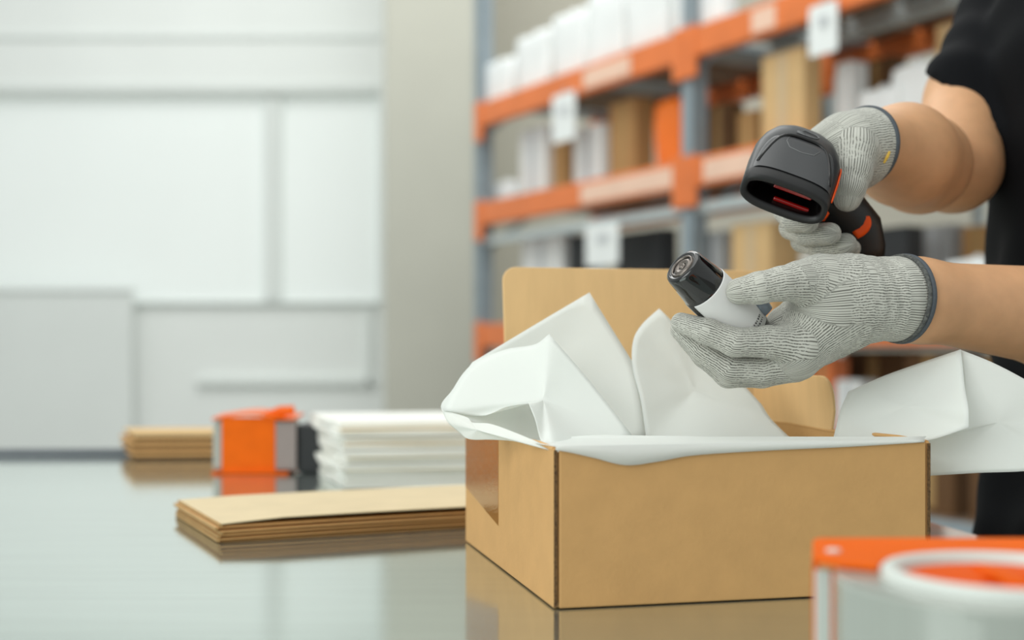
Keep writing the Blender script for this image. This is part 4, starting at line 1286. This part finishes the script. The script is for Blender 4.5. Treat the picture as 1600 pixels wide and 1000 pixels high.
obj('nozzle', lathe(nzp - np.array([0.006, 0, -0.004]), (0.75, 0.1, -0.65), [(-0.006, 0.0), (-0.006, 0.0075), (0.003, 0.0068), (0.008, 0.0055), (0.009, 0.0)], 28), M_smoke, bot, smooth=True)

# ------------------------------------------------------------------ barcode scanner held in the right hand
M_shell = mat('scanner_shell', srgb(44, 45, 47), 0.38, var=0.06, scale=60, bump=0.03, bscale=900)
M_shell2 = mat('scanner_panel', srgb(66, 67, 69), 0.36, var=0.04, scale=60, bump=0.03, bscale=900)
M_bezel = mat('scanner_bezel', srgb(20, 20, 21), 0.45, var=0.06, scale=60)
M_red = mat('scanner_lens_red', srgb(110, 10, 8), 0.12, coat=1.0, emit=srgb(200, 16, 10), estr=0.10, var=0.1, scale=40)
M_acc = mat('scanner_orange', srgb(238, 82, 8), 0.4, spec=0.25, var=0.05, scale=40)
M_inside = mat('scanner_inside', srgb(8, 6, 6), 0.3, var=0.1, scale=30)
SF = np.array([-0.335, -0.69, -0.64]); SF /= np.linalg.norm(SF)
SS = np.array([0.92, -0.113, -0.36]); SS -= SF * (SS @ SF); SS /= np.linalg.norm(SS)
SU = np.cross(SF, SS)
if SU[2] < 0: SU = -SU
SO = P(1240, 265, 1.125)
def SP(x, y, z): return SO + SS * x + SF * y + SU * z
scn = empty('barcode_scanner', SP(0, 0, -0.03), 'black handheld barcode scanner with orange accents gripped in a gloved hand', 'scanner')
# loft: y, half width, top height, bottom depth
secs = [(-0.054, 0.004, 0.003, 0.006), (-0.053, 0.012, 0.008, 0.010), (-0.048, 0.0210, 0.0130, 0.0145), (-0.038, 0.0295, 0.0175, 0.018), (-0.024, 0.0355, 0.0210, 0.0195),
        (-0.008, 0.0390, 0.0220, 0.0200), (0.010, 0.0395, 0.0200, 0.0195), (0.028, 0.0390, 0.0188, 0.0185), (0.036, 0.0386, 0.0182, 0.0180)]
def sup(a, w_, top, bot_, e=0.66):
    c, s = math.cos(a), math.sin(a)
    x = w_ * math.copysign(abs(c) ** e, c)
    z_ = (top if s >= 0 else bot_) * math.copysign(abs(s) ** e, s)
    return x, z_
def loft(secs, n=48, grow=0.0, a0=0.0, a1=2 * math.pi, closed=True, cap0=True, cap1=False):
    V = []; F = []
    m_ = n if closed else n + 1
    for (y, w_, t_, b_) in secs:
        for k in range(m_):
            a = a0 + (a1 - a0) * k / n
            x, z_ = sup(a, w_ + grow, t_ + grow, b_ + grow)
            V.append(SP(x, y, z_))
    for i in range(len(secs) - 1):
        for k in range(n):
            k2 = (k + 1) % m_
            F.append((i * m_ + k, i * m_ + k2, (i + 1) * m_ + k2, (i + 1) * m_ + k))
    if cap0: F.append([k for k in range(m_)])
    if cap1: F.append([(len(secs) - 1) * m_ + k for k in range(m_)])
    return V, F
head = obj('head_shell', loft(secs), M_shell, scn, smooth=True, recalc=True)
# front bezel with the scan window
bz = [(0.0352, 0.0388, 0.0184, 0.0182), (0.046, 0.0383, 0.0178, 0.0180), (0.0480, 0.0370, 0.0166, 0.0168), (0.0475, 0.0335, 0.0118, 0.0120), (0.044, 0.0325, 0.0108, 0.0110)]
obj('bezel', loft(bz, cap0=False), M_bezel, head, smooth=True)
obj('scan_tunnel', loft([(0.0445, 0.0327, 0.0110, 0.0112), (0.022, 0.028, 0.0090, 0.0090)], cap0=False, cap1=True), M_inside, head)
obj('scan_lens', hexa(SP(-0.012, 0.036, 0.0030), SS * 0.034, SF * 0.004, SU * 0.0068), M_red, head, bevel=0.001)
obj('scan_lens', hexa(SP(-0.008, 0.036, -0.0105), SS * 0.032, SF * 0.003, SU * 0.0035), M_red, head, bevel=0.001)
# lighter top panel whose rear edge is an arc
Vv = []; Ff = []
nu, nv = 28, 16
for j in range(nv + 1):
    v_ = j / nv
    for i in range(nu + 1):
        u_ = i / nu
        a = math.radians(34 + 112 * u_)
        yb = -0.0165 + 0.045 * abs(2 * u_ - 1) ** 4
        y = yb + (0.0352 - yb) * v_
        # interpolate section
        for q in range(len(secs) - 1):
            if secs[q][0] <= y <= secs[q + 1][0]: break
        f_ = (y - secs[q][0]) / (secs[q + 1][0] - secs[q][0])
        w_, t_, b_ = [secs[q][k] + (secs[q + 1][k] - secs[q][k]) * f_ for k in (1, 2, 3)]
        gr = 0.0010 * min(1.0, 6 * v_ + 0.05) * min(1, 8 * min(u_, 1 - u_) + 0.02) + 0.0001
        if j == 0: gr = -0.0012
        x, z_ = sup(a, w_ + gr, t_ + gr, b_ + gr)
        Vv.append(SP(x, y, z_))
for j in range(nv):
    for i in range(nu):
        a = j * (nu + 1) + i; Ff.append((a, a + 1, a + nu + 2, a + nu + 1))
obj('top_panel', (Vv, Ff), M_shell2, head, smooth=True)
def on_top(x, y, gr=0.001):
    for q in range(len(secs) - 1):
        if secs[q][0] <= y <= secs[q + 1][0]: break
    f_ = (y - secs[q][0]) / (secs[q + 1][0] - secs[q][0])
    w_, t_, b_ = [secs[q][k] + (secs[q + 1][k] - secs[q][k]) * f_ for k in (1, 2, 3)]
    c = min(0.999, abs(x) / w_) ** (1 / 0.66)
    return SP(x, y, t_ * math.sqrt(1 - c * c) ** 0.66 + gr)
def groove(name, pts, r=0.0005, m=M_bezel, gr=0.0010):
    obj(name, sweep([on_top(x, y, gr) for x, y in pts], r, 6), m, head, smooth=True)
arc = [(-0.032 + 0.064 * k / 24, -0.0172 + 0.045 * abs(2 * k / 24 - 1) ** 4) for k in range(25)]
groove('panel_gap', arc, 0.0016, M_inside, 0.0006)
M_line = mat('scanner_embossed_line', srgb(120, 121, 122), 0.3, var=0.04, scale=60)
butt = [(-0.014, -0.011), (-0.015, -0.005), (-0.011, 0.002), (0.0, 0.004), (0.011, 0.002), (0.015, -0.005)]
groove('button_outline', butt, 0.0004, M_line, 0.0012)
emb = [(-0.004, -0.0330), (-0.0030, -0.0350), (0.008, -0.0340), (0.011, -0.030), (0.0095, -0.026), (0.004, -0.0245), (-0.009, -0.0245)]
groove('rear_emblem_outline', emb, 0.00045, M_line, 0.0006)
groove('rear_emblem_bar', [(-0.009, -0.0270), (-0.001, -0.0273)], 0.0007, M_line, 0.0006)
# orange side strip
Vv = []; Ff = []
ns = 20
for i in range(ns + 1):
    y = -0.012 + 0.050 * i / ns
    for q in range(len(secs) - 1):
        if secs[q][0] <= y <= secs[q + 1][0]: break
    f_ = min(1, (y - secs[q][0]) / (secs[q + 1][0] - secs[q][0]))
    w_, t_, b_ = [secs[q][k] + (secs[q + 1][k] - secs[q][k]) * f_ for k in (1, 2, 3)]
    wd = 10 * math.sin(math.pi * min(1, (i + 0.6) / (ns + 1))) ** 0.5
    for a in (math.radians(14 - wd * 0.5), math.radians(14 + wd * 0.5)):
        x, z_ = sup(a, w_ + 0.0008, t_ + 0.0008, b_ + 0.0008)
        Vv.append(SP(x, y, z_))
for i in range(ns):
    a = i * 2; Ff.append((a, a + 2, a + 3, a + 1))
so_ = obj('orange_side_strip', (Vv, Ff), M_acc, head, smooth=True)
m = so_.modifiers.new('t', 'SOLIDIFY'); m.thickness = 0.0012; m.offset = 0
# handle
hp = [P(1264, 288, 1.155), P(1292, 312, 1.178), P(1318, 334, 1.192), P(1335, 358, 1.200), P(1341, 386, 1.205), P(1340, 412, 1.208)]
hr = [26, 32, 40, 43, 42, 41]
hd_ = obj('handle', sweep(hp, [r_ * 1.19 / FPX for r_ in hr], 28, flat=1.0), M_bezel, scn, smooth=True)
obj('handle_base', sweep([hp[-1] + (hp[-1] - hp[-2]) * -0.15, hp[-1] + (hp[-1] - hp[-2]) * 0.6, hp[-1] + (hp[-1] - hp[-2]) * 0.9], [0.0262, 0.0268, 0.0225], 28), M_shell, scn, smooth=True)
# orange accents laid on the handle
def patch(name, a, b, r0, Yc, parent, mtl):
    pts = [P(a[0] + (b[0] - a[0]) * s + bend * 6 * math.sin(math.pi * s), a[1] + (b[1] - a[1]) * s, Yc) for s in np.linspace(0, 1, 9)]
    obj(name, sweep(pts, [r0 * (0.45 + 0.55 * math.sin(math.pi * (0.12 + 0.76 * s))) for s in np.linspace(0, 1, 9)], 12, flat=0.35, up=(0, 1, 0)), mtl, parent, smooth=True)
bend = 1
patch('orange_grip_accent', (1336, 368), (1352, 338), 0.0062, 1.1752, hd_, M_acc)
obj('trigger', sweep([P(1284, 326, 1.150), P(1287, 334, 1.146), P(1284, 343, 1.150)], [0.003, 0.0052, 0.003], 12), M_acc, scn, smooth=True)
